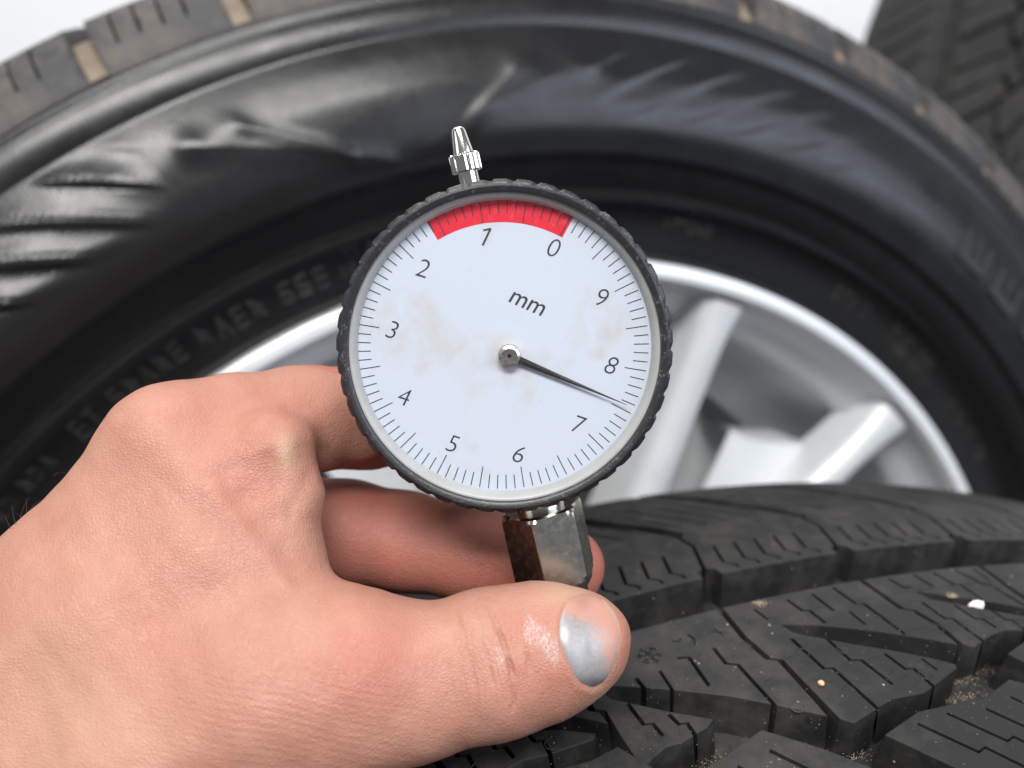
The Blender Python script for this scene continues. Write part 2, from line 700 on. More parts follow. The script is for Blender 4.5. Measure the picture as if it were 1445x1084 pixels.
cell1 = [(-60.8 + g, -36), (-27.3 - g, -36)] + sh(sc_[1:4], -g) + [(-21.3 - g, -14.2)] + \
        [(-29, -18), (-37, -22), (-45, -25.6), (-52.2, -28)] + [(-51.2, -25.4), (-50, -24.4), (-41.8, -19.1), (-35.6, -15.7), (-30.2, -12.4), (-26.5, -9.8)] + \
        [(-26.9, -8.9), (-34.2, -6.3), (-37.5, -5.2), (-44, -5.6), (-53.8, -2.9), (-55.6, -4.4)] + sh(s1[1:5][::-1], g)
slots1 = [offset_path([(-52.4, -23.9), (-51.2, -15.3), (-49.6, -15.0), (-47.9, -4.0)], SW),
          offset_path([(-46.0, -22.8), (-45.2, -15.8), (-43.2, -15.2), (-41.6, -8.5)], SW),
          offset_path([(-37.8, -15.5), (-36.7, -11.1), (-35.1, -10.8), (-34.6, -5.0)], SW),
          offset_path([(-31.8, -12.6), (-31.0, -9.4)], SW * .8),
          offset_path([(-40.5, -34.5), (-39.5, -28.6)], SW),
          offset_path([(-34.9, -35.2), (-33.7, -29.4), (-32.1, -29.0), (-30.2, -19.0)], SW),
          offset_path([(-46.5, -34.3), (-45.6, -30.4), (-44.2, -30), (-43.4, -25.9)], SW),
          offset_path([(-54.5, -33.6), (-53.6, -30)], SW * .8),
          offset_path([(-36.6, -27.6), (-36.0, -23.4)], SW * .8)]
cell2 = [(-27.3 + g, -36), (4.97 - g, -36)] + sh(s3[1:4], -g) + [(7.4, -17.0)] + \
        [(2.1, -21.2), (-9.3, -26.3), (-18.4, -30.2)] + [(-17.0, -27.2), (-8, -22.3), (0, -18.6), (4.6, -15.9)] + \
        [(3.8, -14.9), (-4.4, -15.1), (-8.5, -15.8), (-12.2, -15.2), (-19.2, -12.9), (-20.7, -14.0)] + sh(sc_[1:4][::-1], g)
slots2 = [offset_path([(-19.6, -26.6), (-18.6, -21.2), (-17.0, -20.8), (-15.8, -13.0)], SW),
          offset_path([(-13.2, -24.6), (-12.2, -20.0), (-10.6, -19.6), (-9.8, -16.8)], SW),
          offset_path([(-6.4, -21.8), (-5.6, -18.6), (-4.2, -18.2), (-3.9, -14.5)], SW),
          offset_path([(-21.0, -35.2), (-19.8, -31.6), (-18.2, -31.4)], SW),
          offset_path([(-14.2, -35.4), (-13.0, -30.6)], SW),
          offset_path([(-9.0, -35.2), (-7.6, -30.6), (-6.2, -30.2), (-5.2, -24.2)], SW),
          offset_path([(-2.9, -35.4), (-.4, -29.5), (1.0, -29.2), (3.2, -21.0)], SW),
          offset_path([(2.0, -35.0), (2.6, -31)], SW * .8)]
cell0 = [(-95.5 + g, -36), (-60.8 - g, -36)] + sh(s1[1:5], -g) + [(-57.3, -5.6)] + \
        [(-64.6, -10.7), (-71, -15), (-79.3, -19.6), (-87, -23.6), (-91.8, -25.8)] + [(-90.6, -21.9), (-82.5, -15.6), (-76, -11.3)] + \
        [(-77.5, -10.2), (-83, -8.8), (-86, -9.0), (-90.3, -7.2), (-91.5, -8.4)] + sh(s0[1:5][::-1], g)
slots0 = [offset_path([(-67.6, -26.4), (-67.5, -22.1), (-65.6, -21.1), (-64.4, -9.6)], SW),
          offset_path([(-75.2, -26.4), (-73.1, -25.8), (-73.0, -18.2)], SW),
          offset_path([(-79.6, -24.7), (-79.5, -18.8)], SW * .8),
          offset_path([(-84.4, -24.6), (-83.8, -20.6)], SW),
          offset_path([(-88.2, -19.8), (-87.5, -14.6), (-86.0, -14.2), (-85.5, -11.2)], SW),
          offset_path([(-82.6, -15.0), (-81.9, -12.4), (-80.5, -12.2), (-80.4, -8.6)], SW)]
# near-centre row (other side of the centre line)
near0 = [(-86, -2.0), (-78, -4.0), (-69.5, -6.6), (-62.2, -.1), (-52, 11), (-40, 25), (-31, 36), (-58, 36), (-68, 22), (-78, 9)]
near1 = [(-50.5, .7), (-41.5, -1.9), (-39.4, -1.8), (-27.1, -1.6), (-19.3, -4.2), (-14.5, -1.0), (-10, 6), (-2, 20), (8, 36), (-22, 36), (-32, 24), (-43.8, 9.7)]
near2 = [(-13.7, -10), (-7.5, -12.1), (2, -11.2), (7.0, -12.0), (9.8, -7.6), (15, 2), (27, 22), (37, 36), (14, 36), (4, 22), (-6, 5)]


def nsip(pts):
    return [offset_path([(x, y), (x + 5.7, y + 7.7), (x + 7.5, y + 7.2), (x + 7.5 + 5.5, y + 7.2 + 8.0)], SW) for x, y in pts]


nslots0 = nsip([(-77, -1.5), (-70.5, -2.5), (-63.5, 14), (-56, 12)])
nslots1 = nsip([(-43.5, .3), (-36.9, -.3), (-29.3, .6), (-22.5, -.6), (-33, 17), (-24, 16), (-15, 16)])
nslots2 = nsip([(-8, -8), (-1.5, -8), (5, -8), (2, 10), (11, 12)])


def circle_pts(cx, cy, r, n=14):
    return [(cx + r * math.cos(2 * math.pi * i / n), cy + r * math.sin(2 * math.pi * i / n)) for i in range(n)]


def far_edge(shift):
    L = [(-55.4, -46.0), (-56.2, -48.8)], [(-57.6, -49.2), (-55.0, -58.6), (-55.9, -63.4)], \
        [(-57.0, -65.5), (-63.0, -72), (-69.5, -79), (-77.5, -92), (-82, -108)]
    return L


def shoulder_outline():
    left = [(-54.3, -46.2), (-54.9, -48.8), (-56.6, -49.3), (-54.1, -58.6), (-55.0, -63.0), (-53.2, -65.6), (-58.6, -72), (-64.6, -79), (-72, -92), (-76, -108)]
    right = [(-59.0, -46.2), (-58.9, -48.8), (-57.6, -49.3), (-55.0, -58.6), (-56.0, -63.2), (-57.8, -66.0), (-63.6, -72.6), (-69.8, -79.4), (-77.4, -92), (-81.6, -108)]
    return [tuple(p) for p in left] + [(a + PIT, b) for a, b in right[::-1]]


sh_out = shoulder_outline()
sh_slots = []
for x in (-50.8, -45.6, -40.4, -35.2, -30.0):
    sh_slots.append(offset_path([(x + .6, -57.4), (x - .9, -50.4), (x + 1.0, -48.8), (x + 1.2, -47.6)], 0.36))
for x in (-52, -46, -40, -34, -28):
    sh_slots.append(offset_path([(x, -68), (x - 5, -75), (x - 7, -77), (x - 15, -92), (x - 17.5, -98)], 0.3))
mir = lambda pts: [(-a, -b) for a, b in pts]

rings = {1: [(-55, -12.5), (-52.6, -20), (-50.2, -9.2), (-45.4, -12.4), (-40.2, -12), (-38, -8.4), (-33, -11), (-54, -17), (-44.5, -18.6), (-48, -19.6), (-34, -9)],
         0: [(-70.5, -24.5), (-62, -24.5), (-62.2, -14.8), (-69.5, -19.5), (-61, -9), (-76, -23), (-87, -11), (-83.5, -11.4)],
         2: [(-22.5, -19), (-16, -17.4), (-10, -22), (-3, -17)]}

TREAD_TYPES = {}


def build_tread_types():
    snow = []
    cxs, cys = -79.7, -28.9
    for k in range(3):
        a = math.pi / 3 * k + .26
        d = np.array([math.cos(a), math.sin(a)])
        snow.append(offset_path([np.array([cxs, cys]) - d * 2.3, np.array([cxs, cys]) + d * 2.3], 0.22))
        for s in (-1, 1):
            tip = np.array([cxs, cys]) + s * d * 1.45
            for q in (-1, 1):
                b = np.array([math.cos(a + q * .8), math.sin(a + q * .8)]) * s
                snow.append(offset_path([tip, tip + b * .85], 0.16))
    seven = [offset_path([(-73.9, -30.6), (-72.7, -30.2), (-72.1, -30.9)], .22), offset_path([(-70.4, -31.3), (-69.9, -29.9), (-70.5, -28.4)], .22)]
    cross = [offset_path([(-65.9, -30.6), (-62.9, -29.2)], .12), offset_path([(-64.9, -31.2), (-64.2, -28.8)], .12)]
    TREAD_TYPES["c0"] = cut_block("tread_block", cell0, slots0, snow + seven + cross, tread_map, 8.6, .9)
    TREAD_TYPES["c1"] = cut_block("tread_block", cell1, slots1, [], tread_map, 8.6, .9)
    TREAD_TYPES["c2"] = cut_block("tread_block", cell2, slots2, [], tread_map, 8.6, .9)
    TREAD_TYPES["n0"] = cut_block("tread_block", near0, nslots0, [], tread_map, 8.6, .9)
    TREAD_TYPES["n1"] = cut_block("tread_block", near1, nslots1, [], tread_map, 8.6, .9)
    TREAD_TYPES["n2"] = cut_block("tread_block", near2, nslots2, [], tread_map, 8.6, .9)
    TREAD_TYPES["s"] = cut_block("tread_block", sh_out, sh_slots, [], tread_map, 8.6, .5)
    TREAD_TYPES["sn"] = cut_block("tread_block", mir(sh_out), [mir(s) for s in sh_slots], [], tread_map, 8.6, .5)
    for me in TREAD_TYPES.values():
        me.materials.append(M_tread)
    # moulded rings and fine raised lines, one joined relief per kind of cell
    for c, (cell, slots) in {0: (cell0, slots0), 1: (cell1, slots1), 2: (cell2, slots2)}.items():
        V, Q = [], []

        def quadstrip(ptsA, ptsB, closed):
            n = len(ptsA)
            b = len(V)
            for p, q in zip(ptsA, ptsB):
                m_ = ((p[0] + q[0]) / 2, (p[1] + q[1]) / 2)
                V.append(tread_map(p[0], p[1], -.04))
                V.append(tread_map(m_[0], m_[1], .13))
                V.append(tread_map(q[0], q[1], -.04))
            for i in range(n if closed else n - 1):
                j = (i + 1) % n
                for k_ in (0, 1):
                    Q.append([b + 3 * i + k_, b + 3 * i + k_ + 1, b + 3 * j + k_ + 1, b + 3 * j + k_])

        for (cx_, cy_) in rings[c]:
            quadstrip(circle_pts(cx_, cy_, 1.32, 18), circle_pts(cx_, cy_, 1.06, 18), True)
        O = np.array(cell)
        for wline in (-19.7, -15.1, -30.2):
            us = np.arange(O[:, 0].min(), O[:, 0].max(), .8)
            P = np.stack([us, np.full_like(us, wline)], 1)
            ok = inside(P, cell)
            for s in slots:
                dd, _ = seg_dist(P, s)
                ok &= ~inside(P, s) & (dd > .35)
            dd, _ = seg_dist(P, cell)
            ok &= dd > .5
            run = []
            for i, f in enumerate(list(ok) + [False]):
                if f:
                    run.append(us[i])
                else:
                    if len(run) > 3 and not (wline == -30.2 and c == 0):
                        quadstrip([(x, wline - .13) for x in run], [(x, wline + .13) for x in run], False)
                    run = []
        me = fast_mesh("moulded_mark", V, Q, True)
        me.materials.append(M_tread)
        TREAD_TYPES["m%d" % c] = me


build_tread_types()


def carcass_profile():
    f = []
    for w in np.linspace(-112, 112, 57):
        x, y, z = tread_map(0, w, -8.4)
        f.append((y, z))
    side = [(.333, .1195), (.322, .1225), (.305, .1265), (.285, .1262), (.268, .120), (.256, .112), (.250, .106), (.246, .098), (.249, .085), (.262, .080), (.30, .085), (.335, .07), (.340, 0)]
    return [(r, -z) for r, z in side[::-1]] + f + side


def dup(o, parent, rotz=None):
    c = o.copy()
    COL.objects.link(c)
    c.parent = parent
    if rotz is not None:
        c.rotation_euler = (0, 0, rotz)
    return c


def build_tyre(mat, label):
    t = root("tyre", label, "tyre", mat)
    V, Q = revolve(carcass_profile(), 360)
    me = fast_mesh("carcass", V, Q)
    me.materials.append(M_floor_rub)
    link("carcass", me, None, t)
    first = {}
    for k in range(NP // 3):
        for key in ("c0", "c1", "c2", "n0", "n1", "n2"):
            if k == 0:
                first[key] = link("tread_block", TREAD_TYPES[key], None, t)
                if key[0] == "c":
                    first["m" + key[1]] = link("moulded_mark", TREAD_TYPES["m" + key[1]], None, first[key])
            else:
                a = -k * PER / R1
                nb = dup(first[key], t, a)
                if key[0] == "c":
                    dup(first["m" + key[1]], nb)
    for k in range(NP):
        for key in ("s", "sn"):
            if k == 0:
                first[key] = link("shoulder_block", TREAD_TYPES[key], None, t)
            else:
                dup(first[key], t, -k * PIT / R1)
    return t


def axis_matrix(C, n):
    """C metres and n unit vector, both in the camera-like axes"""
    n = np.array(n, float)
    n /= np.linalg.norm(n)
    e2 = np.array([0, -1, 0.0])
    e2 = e2 - (e2 @ n) * n
    e2 /= np.linalg.norm(e2)
    e1 = np.cross(e2, n)
    M = Matrix.Identity(4)
    for i, v in enumerate((e1, e2, n)):
        w = Wd(v)
        for r in range(3):
            M[r][i] = w[r]
    c = W(np.array(C))
    for r in range(3):
        M[r][3] = c[r]
    return M


def n_axis(a, b):
    return (math.sin(a) * math.cos(b), math.sin(b), -math.cos(a) * math.cos(b))


M1 = axis_matrix(np.array([.0495, .3338, .27]) * 1.16, n_axis(.3399, .4445))
front_tyre = build_tyre(M1, "black winter tyre standing in front, its sharp tread blocks and sipes below the dial gauge")

# the loose tyre behind, upper right
LEDGE_Z = (Matrix.Translation((0, 0, 0)) @ axis_matrix(np.array([.0187, .1616, .3189]) * 1.23, n_axis(.3505, .1949))).translation.z - .376 * math.cos(rad(14)) - .001
M3 = Matrix.Translation((.535, 1.05, LEDGE_Z + .3705)) @ Matrix.Rotation(rad(-25), 4, 'Z') @ Matrix.Rotation(rad(-90), 4, 'Y') @ Matrix.Rotation(rad(-55), 4, 'Z')
back_tyre = None


def copy_tree(o, parent=None):
    c = o.copy()
    COL.objects.link(c)
    c.parent = parent
    for ch in o.children:
        copy_tree(ch, c)
    return c


back_tyre = copy_tree(front_tyre)
M_back_dark = rubber("shade_darkened_rubber", (0.010, 0.010, 0.010), 0.7, 0.1, speck=False)  # darker, duller rubber copy; the back tyre's shade is put into its colour
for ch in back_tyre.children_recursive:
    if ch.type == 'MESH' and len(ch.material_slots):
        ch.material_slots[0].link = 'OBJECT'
        ch.material_slots[0].material = M_back_dark
back_tyre.matrix_world = M3
back_tyre["label"] = "blurred tyre at the top right corner, tread facing out, behind the silver wheel"

# ------------------------------------------------------------------ the wheel behind
K = 1.23
M2 = axis_matrix(np.array([.0187, .1616, .3189]) * K, n_axis(.3505, .1949))
wheel = root("car_wheel", "silver alloy wheel with black tyre leaning behind the hand and gauge", "wheel", M2)

prof_sh = np.array([(0, .3491, .002), (6, .3550, .0005), (12, .3612, -.0035), (18, .3660, -.0095), (26, .3698, -.0175), (45, .3725, -.037), (80, .375, -.072), (130, .376, -.125)])
RB = 376.0


def sh_map(u, s, h):
    r = np.interp(s, prof_sh[:, 0], prof_sh[:, 1])
    w = np.interp(s, prof_sh[:, 0], prof_sh[:, 2])
    r2 = np.interp(s + 1, prof_sh[:, 0], prof_sh[:, 1])
    w2 = np.interp(s + 1, prof_sh[:, 0], prof_sh[:, 2])
    r1 = np.interp(s - 1, prof_sh[:, 0], prof_sh[:, 1])
    w1 = np.interp(s - 1, prof_sh[:, 0], prof_sh[:, 2])
    d = np.array([r2 - r1, w2 - w1])
    d /= np.linalg.norm(d) + 1e-12
    nr, nw = -d[1], d[0]
    hh = h / 1000 * min(1, 0.12 + s / 14)
    r = r + nr * hh
    w = w + nw * hh
    t = u / RB
    return (r * math.sin(t), r * math.cos(t), w)


tyre_body = None


def build_wheel():
    t = wheel
    # tyre body with sidewall relief
    prof = [(.3685, -.125), (.3675, -.09), (.3665, -.055), (.3640, -.035), (.3610, -.020), (.3570, -.0105), (.3525, -.0035), (.3488, .0022)]
    a = [(.3478, .0030), (.3465, .0028), (.3455, .0034), (.3365, .0077), (.3358, .0075), (.3350, .0077)]
    smooth_r = np.linspace(.3345, .2935, 84)
    kn = np.array([(.3350, .0076), (.328, .0112), (.318, .0150), (.308, .0170), (.300, .0172), (.2935, .0158)])
    sw = [(r, float(np.interp(r, kn[::-1, 0], kn[::-1, 1]))) for r in smooth_r]
    # round the piecewise profile
    z = np.array([q[1] for q in sw])
    for _ in range(40):
        z[1:-1] = (z[:-2] + 2 * z[1:-1] + z[2:]) / 4
    sw = [(r, zz) for r, zz in zip(smooth_r, z)]
    b = [(.2918, .0156), (.2905, .0150), (.2895, .0136), (.2870, .0122), (.2790, .0090), (.2780, .0080), (.2772, .0060), (.2755, .0030),
         (.2720, .0002), (.2660, -.0020), (.2600, -.0032), (.2560, -.0036), (.2530, -.0050), (.2500, -.010)]
    full = prof + a + sw + b
    th0 = -0.105

    def relief(T, r, zz):
        d = (T - th0 + math.pi) % (2 * math.pi) - math.pi
        # saw-edged fins on the left, flatter ones on the right, two crossing ribs between
        env = np.clip((r - .3035) / .006, 0, 1) * np.clip((.3335 - r) / .010, 0, 1)
        eL = env * np.clip((-.44 - d) / .05, 0, 1) * np.clip((d + .95) / .1, 0, 1)
        ph = (-d - (r - .313) * 5.0 - .521) / .070
        fr = ph - np.floor(ph)
        am = .75 + .35 * np.sin(np.floor(ph) * 2.3)
        saw = np.where(fr < .80, fr / .80, (1 - fr) / .20)
        saw = saw * saw * (3 - 2 * saw)
        zz = zz + eL * am * (saw - .4) * (.0019 + .0005 * np.sin(T * 310 + 900 * r) * np.sin(r * 4100))
        zz = zz + eL * np.clip((fr - .45) / .2, 0, 1) * .00022 * np.sin(T * 520) * np.sin((r - .3) * 2600)
        eR = env * np.clip((d - .02) / .05, 0, 1) * np.clip((.46 - d) / .12, 0, 1)
        ph = (d - (r - .3197) * 6.2 - .117) / .074
        fr = ph - np.floor(ph)
        saw = np.where(fr < .78, fr / .78, (1 - fr) / .22)
        saw = saw * saw * (3 - 2 * saw)
        zz = zz + eR * (saw - .4) * .0004
        e2_ = np.clip((r - .292) / .004, 0, 1) * np.clip((.3335 - r) / .008, 0, 1)
        for (ta, ra, tb, rb_, wd, amp) in ((-.42, .322, -.20, .2935, .0044, .0007), (-.36, .322, -.25, .3000, .0030, .0005), (-.20, .2935, .03, .322, .0040, .0005), (-.16, .2935, -.05, .3195, .0030, .0004)):
            k = (d - ta) / (tb - ta)
            rc = ra + (rb_ - ra) * k
            side = (r - rc)
            body = np.exp(-(side / wd) ** 2) * np.where(side > 0, 1.0, .75)
            zz = zz + e2_ * amp * body * np.clip(k / .12, 0, 1) * np.clip((1.05 - k) / .12, 0, 1)
        # two short bright crests
        for tc in (-.045, .030, -.40, -.36):
            zz = zz + .0008 * np.exp(-((d - tc) / .020) ** 2 - ((r - .3215) / .0045) ** 2)
        # radial serration under the shoulder and on the bead protector
        band = ((r < .3455) & (r > .3366))
        zz = zz + np.where(band, .0007 * np.clip(np.sin(T * 300) * 2, -1, 1), 0)
        band2 = ((r < .2872) & (r > .2788))
        zz = zz + np.where(band2, .00022 * np.sin(T * 620), 0)
        return r, zz

    V, Q = revolve(full, 2400, fn=relief)
    me = fast_mesh("tyre", V, Q)
    me.materials.append(M_side)
    sharp(me, 50)
    ty = link("tyre", me, None, t)
    # the far half of the tyre, smooth
    farp = [(r, -.25 - z) for r, z in (b[::-1] + [(.3, .0172), (.32, .0145), (.335, .0078)] + prof[::-1])]
    V, Q = revolve(farp, 240)
    fm = fast_mesh("far_sidewall", V, Q)
    fm.materials.append(M_side)
    link("far_sidewall", fm, None, t)
    # shoulder blocks
    nb = 46
    pit = 2 * math.pi * RB / nb
    tilt = .12
    L = [(3.6, .2), (3.9, 12), (4.6, 26), (9, 45), (16, 66)]
    outline = [(x, s) for x, s in L] + [(x + pit - 8.4 + 0.8, s) for x, s in L[::-1]]
    slots = [offset_path([(x - .4, 8.5), (x + .4, 16), (x + 1.5, 27), (x + 5.6, 45), (x + 11.5, 62)], .45) for x in (11.5, 19.5, 27.5, 35.5)]
    bm = cut_block("shoulder_block", outline, slots, [], sh_map, 7.4, .8, grid=5)
    bm.materials.append(M_shoulder)
    first = link("shoulder_block", bm, None, ty)
    for k in range(1, nb):
        dup(first, ty, -k * 2 * math.pi / nb)
    # mud in the lateral grooves
    V, Q = [], []
    for i, x in enumerate((-5.0, -1.5, 2.0, 5.5)):
        for s in (1.5, 8, 14, 20, 27):
            V.append(sh_map(x + (s > 20) * .8, s, -5.6 + .5 * random.random()))
    for i in range(3):
        for j in range(4):
            Q.append([i * 5 + j, i * 5 + j + 1, (i + 1) * 5 + j + 1, (i + 1) * 5 + j])
    mm = fast_mesh("dried_mud", V, Q)
    mm.materials.append(M_mud)
    first = link("dried_mud", mm, None, ty)
    for k in range(1, nb):
        dup(first, ty, -k * 2 * math.pi / nb)
    # inner tread ribs between the shoulders
    for wc in (-.098, -.125, -.152):
        V, Q = revolve([(.366, wc - .011), (.3745, wc - .0102), (.376, wc), (.3745, wc + .0102), (.366, wc + .011)], 240)
        rm = fast_mesh("tread_rib", V, Q)
        rm.materials.append(M_shoulder)
        link("tread_rib", rm, None, ty)

    # raised characters: strokes laid on the sidewall
    def sidez(r):
        P = np.array(sorted(full[8:]))
        return float(np.interp(r, P[:, 0], P[:, 1]))

    def stroke_boxes(strokes, th, r0, hgt, raise_):
        out = []
        for (x0, y0, x1, y1, wd) in strokes:      # x along the arc, y outward, units of glyph height
            def P(x, y):
                r = r0 + y * hgt
                tt = th + x * hgt / r
                return np.array([r * math.sin(tt), r * math.cos(tt), sidez(r)])
            p, q = P(x0, y0), P(x1, y1)
            d = (q - p) / 2
            L_ = np.linalg.norm(d) + 1e-9
            nz = np.array([0, 0, 1.0])
            sd = np.cross(nz, d / L_) * wd * hgt / 2
            out.append(((p + q) / 2, np.array([d * (1 + wd * hgt / 2 / L_), sd, nz * raise_])))
        return out

    U_ = [(0, 0, 1.25, 0, .30), (0, 0, 0, .9, .14), (1.25, 0, 1.25, .9, .14), (.62, .35, .62, .95, .10)]
    two = [(0, 0, .6, 0, .22), (0, 0, .6, .8, .14), (.6, .8, .05, .95, .12)]
    bx = stroke_boxes(U_, .535, .3065, .0125, .0013) + stroke_boxes(U_, .622, .3055, .0125, .0013) + stroke_boxes(two, .715, .305, .0125, .0013)
    me = boxes_mesh("raised_character", bx)
    me.materials.append(M_mark)
    link("raised_character", me, None, ty)
    glyphs = [[(0, 0, 0, 1, .2), (0, 1, .5, .8, .2), (0, 0, .5, .2, .2), (.5, .2, .5, .8, .2)],
              [(0, 0, 0, 1, .2), (0, .5, .5, .5, .2), (0, 1, .5, 1, .2), (0, 0, .5, 0, .2)],
              [(.25, 0, .25, 1, .2), (0, 1, .5, 1, .2)],
              [(0, 0, .25, 1, .2), (.25, 1, .5, 0, .2)],
              [(0, 0, 0, 1, .2), (0, 1, .5, .5, .2), (.5, .5, 0, .45, .2), (.1, .45, .5, 0, .2)],
              [(0, .1, .5, 0, .2), (.5, 0, .5, .45, .2), (.5, .45, 0, .55, .2), (0, .55, 0, 1, .2), (0, 1, .5, 1, .2)]]
    bx = []
    R_ = random.Random(3)
    for th_a, th_b, r0, hg in ((-.80, -.60, .2635, .0062), (-.585, -.44, .262, .0068), (-.40, -.30, .2685, .0036), (-.41, -.27, .2620, .0036),
                               (.08, .16, .2660, .004), (.42, .50, .2640, .0050), (.56, .68, .2680, .0036), (.56, .70, .2625, .0036), (.76, .9, .264, .005), (-.97, -.84, .264, .005)):
        tt = th_a
        while tt < th_b:
            bx += stroke_boxes(R_.choice(glyphs), tt, r0, hg, .0006)
            tt += hg * R_.choice((.95, .95, 1.0, 1.6)) / r0
    me = boxes_mesh("raised_lettering", bx)
    me.materials.append(M_letter)
    link("raised_lettering", me, None, ty, kind="stuff")

    # rim
    rim = [(.2520, -.012), (.2530, -.004), (.2524, .0004), (.2505, .0014), (.2470, .0008), (.2452, -.0016), (.2445, -.006), (.2430, -.012), (.2385, -.018),
           (.2330, -.022), (.2300, -.032), (.2290, -.060), (.2235, -.075), (.2080, -.086), (.2060, -.120), (.2080, -.185), (.222, -.21), (.236, -.236), (.246, -.25), (.252, -.25)]
    V, Q = revolve(rim, 360)
    me = fast_mesh("rim", V, Q)
    me.materials.append(M_rim)
    sharp(me, 40)
    rm = link("rim", me, None, t)
    # dark disc added to paint the shade seen through the openings
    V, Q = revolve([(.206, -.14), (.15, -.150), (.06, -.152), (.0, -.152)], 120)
    me = fast_mesh("shade_disc", V, Q)
    me.materials.append(simple("opening_shade_grey", (.085, .085, .080), .7))
    link("shade_disc", me, None, t)
    # spokes: 6 pairs
    def spoke_mesh(sgn):
        secs = []
        for s in np.linspace(0, 1, 15):
            r = .2435 - s * .175
            ca = sgn * (.233 - .02 * s)      # centre angle of this arm in its pair
            fl = .004 * math.exp(-s * s / .003)
            hw = .0078 + .002 * s + fl                       # half width
            zf = -.0035 - .016 * math.sin(min(1, s * 1.1) * 1.5)
            dp = .022 + .02 * s
            c = []
            for (x, y) in ((-1.25, -1), (-1, -.30), (-.85, -.12), (-.45, 0), (.45, 0), (.85, -.12), (1, -.30), (1.25, -1)):
                a = ca + x * hw / r
                c.append((r * math.sin(a), r * math.cos(a), zf + y * dp))
            secs.append(c)
        V = [p for c in secs for p in c]
        Q = []
        for i in range(len(secs) - 1):
            for j in range(8):
                k = (j + 1) % 8
                Q.append([i * 8 + j, i * 8 + k, (i + 1) * 8 + k, (i + 1) * 8 + j])
        return fast_mesh("spoke", V, Q)

    # web joining the two arms deeper inside
    def web_mesh():
        V, Q = [], []
        n1, n2 = 10, 15
        for i in range(n1):
            s = i / (n1 - 1)
            for j in range(n2):
                x = -.02 + (.22 * math.sin(s * 3.0)) + (1.04 - .22 * math.sin(s * 3.0)) * j / (n2 - 1)
                ro = .194 + .016 * x * x * 1.0
                r = ro + (.055 - ro) * s
                a = x * .185
                zz = -.032 - .012 * s + .012 * s * s - .004 * (1 - x * x)
                V.append((r * math.sin(a), r * math.cos(a), zz))
        o = len(V)
        for v in V[:o]:
            V.append((v[0], v[1], v[2] - .03))
        for i in range(n1 - 1):
            for j in range(n2 - 1):
                a_ = i * n2 + j
                Q.append([a_, a_ + 1, a_ + n2 + 1, a_ + n2])
                Q.append([o + a_, o + a_ + n2, o + a_ + n2 + 1, o + a_ + 1])
        for j in range(n2 - 1):
            Q.append([j, o + j, o + j + 1, j + 1])
        return fast_mesh("spoke_web", V, Q)

    sp = [spoke_mesh(-1), spoke_mesh(1)]
    wb = web_mesh()
    for m_ in sp + [wb]:
        m_.materials.append(M_rim)
        sharp(m_, 60)
    base = rad(27.0)
    for k in range(6):
        a = -(base + k * math.pi / 3)
        for m_ in sp:
            o = link("spoke", m_, None, rm)
            o.rotation_euler = (0, 0, a)
        o = link("spoke_web", wb, None, rm)
        o.rotation_euler = (0, 0, a)
    V, Q = revolve([(.075, -.07), (.075, -.034), (.070, -.028), (.035, -.026), (.032, -.022), (.0, -.021)], 96)
    me = fast_mesh("hub_cap", V, Q)
    me.materials.append(M_rim)
    link("hub_cap", me, None, rm)


build_wheel()

# ledge under the leaning wheel (out of sight behind the front tyre)
wc = M2.translation
slab("ledge", -.55, .95, .18 + wc.y - .0, 1.5, 0.0, LEDGE_Z, M_floor)

# ------------------------------------------------------------------ the dial gauge
TILT = rad(10.0)
ROLL = rad(12.2)
GC = np.array([(712 - 722.5) / 1250 * .140, (497 - 542) / 1250 * .140, .140])
gn = np.array([0, math.sin(TILT), -math.cos(TILT)])
gup0 = np.array([0, -math.cos(TILT), -math.sin(TILT)])
gr0 = np.array([1.0, 0, 0])
gup = gup0 * math.cos(ROLL) - gr0 * math.sin(ROLL)
gr = gr0 * math.cos(ROLL) + gup0 * math.sin(ROLL)
GM = Matrix.Identity(4)
for i, v in enumerate((gr, gup, gn)):
    w_ = Wd(v)
    for r in range(3):
        GM[r][i] = w_[r]
c_ = W(GC)
for r in range(3):
    GM[r][3] = c_[r]
gauge = root("dial_gauge", "round black tread depth gauge with white dial and red arc held in the hand", "gauge", GM)
mm = .001


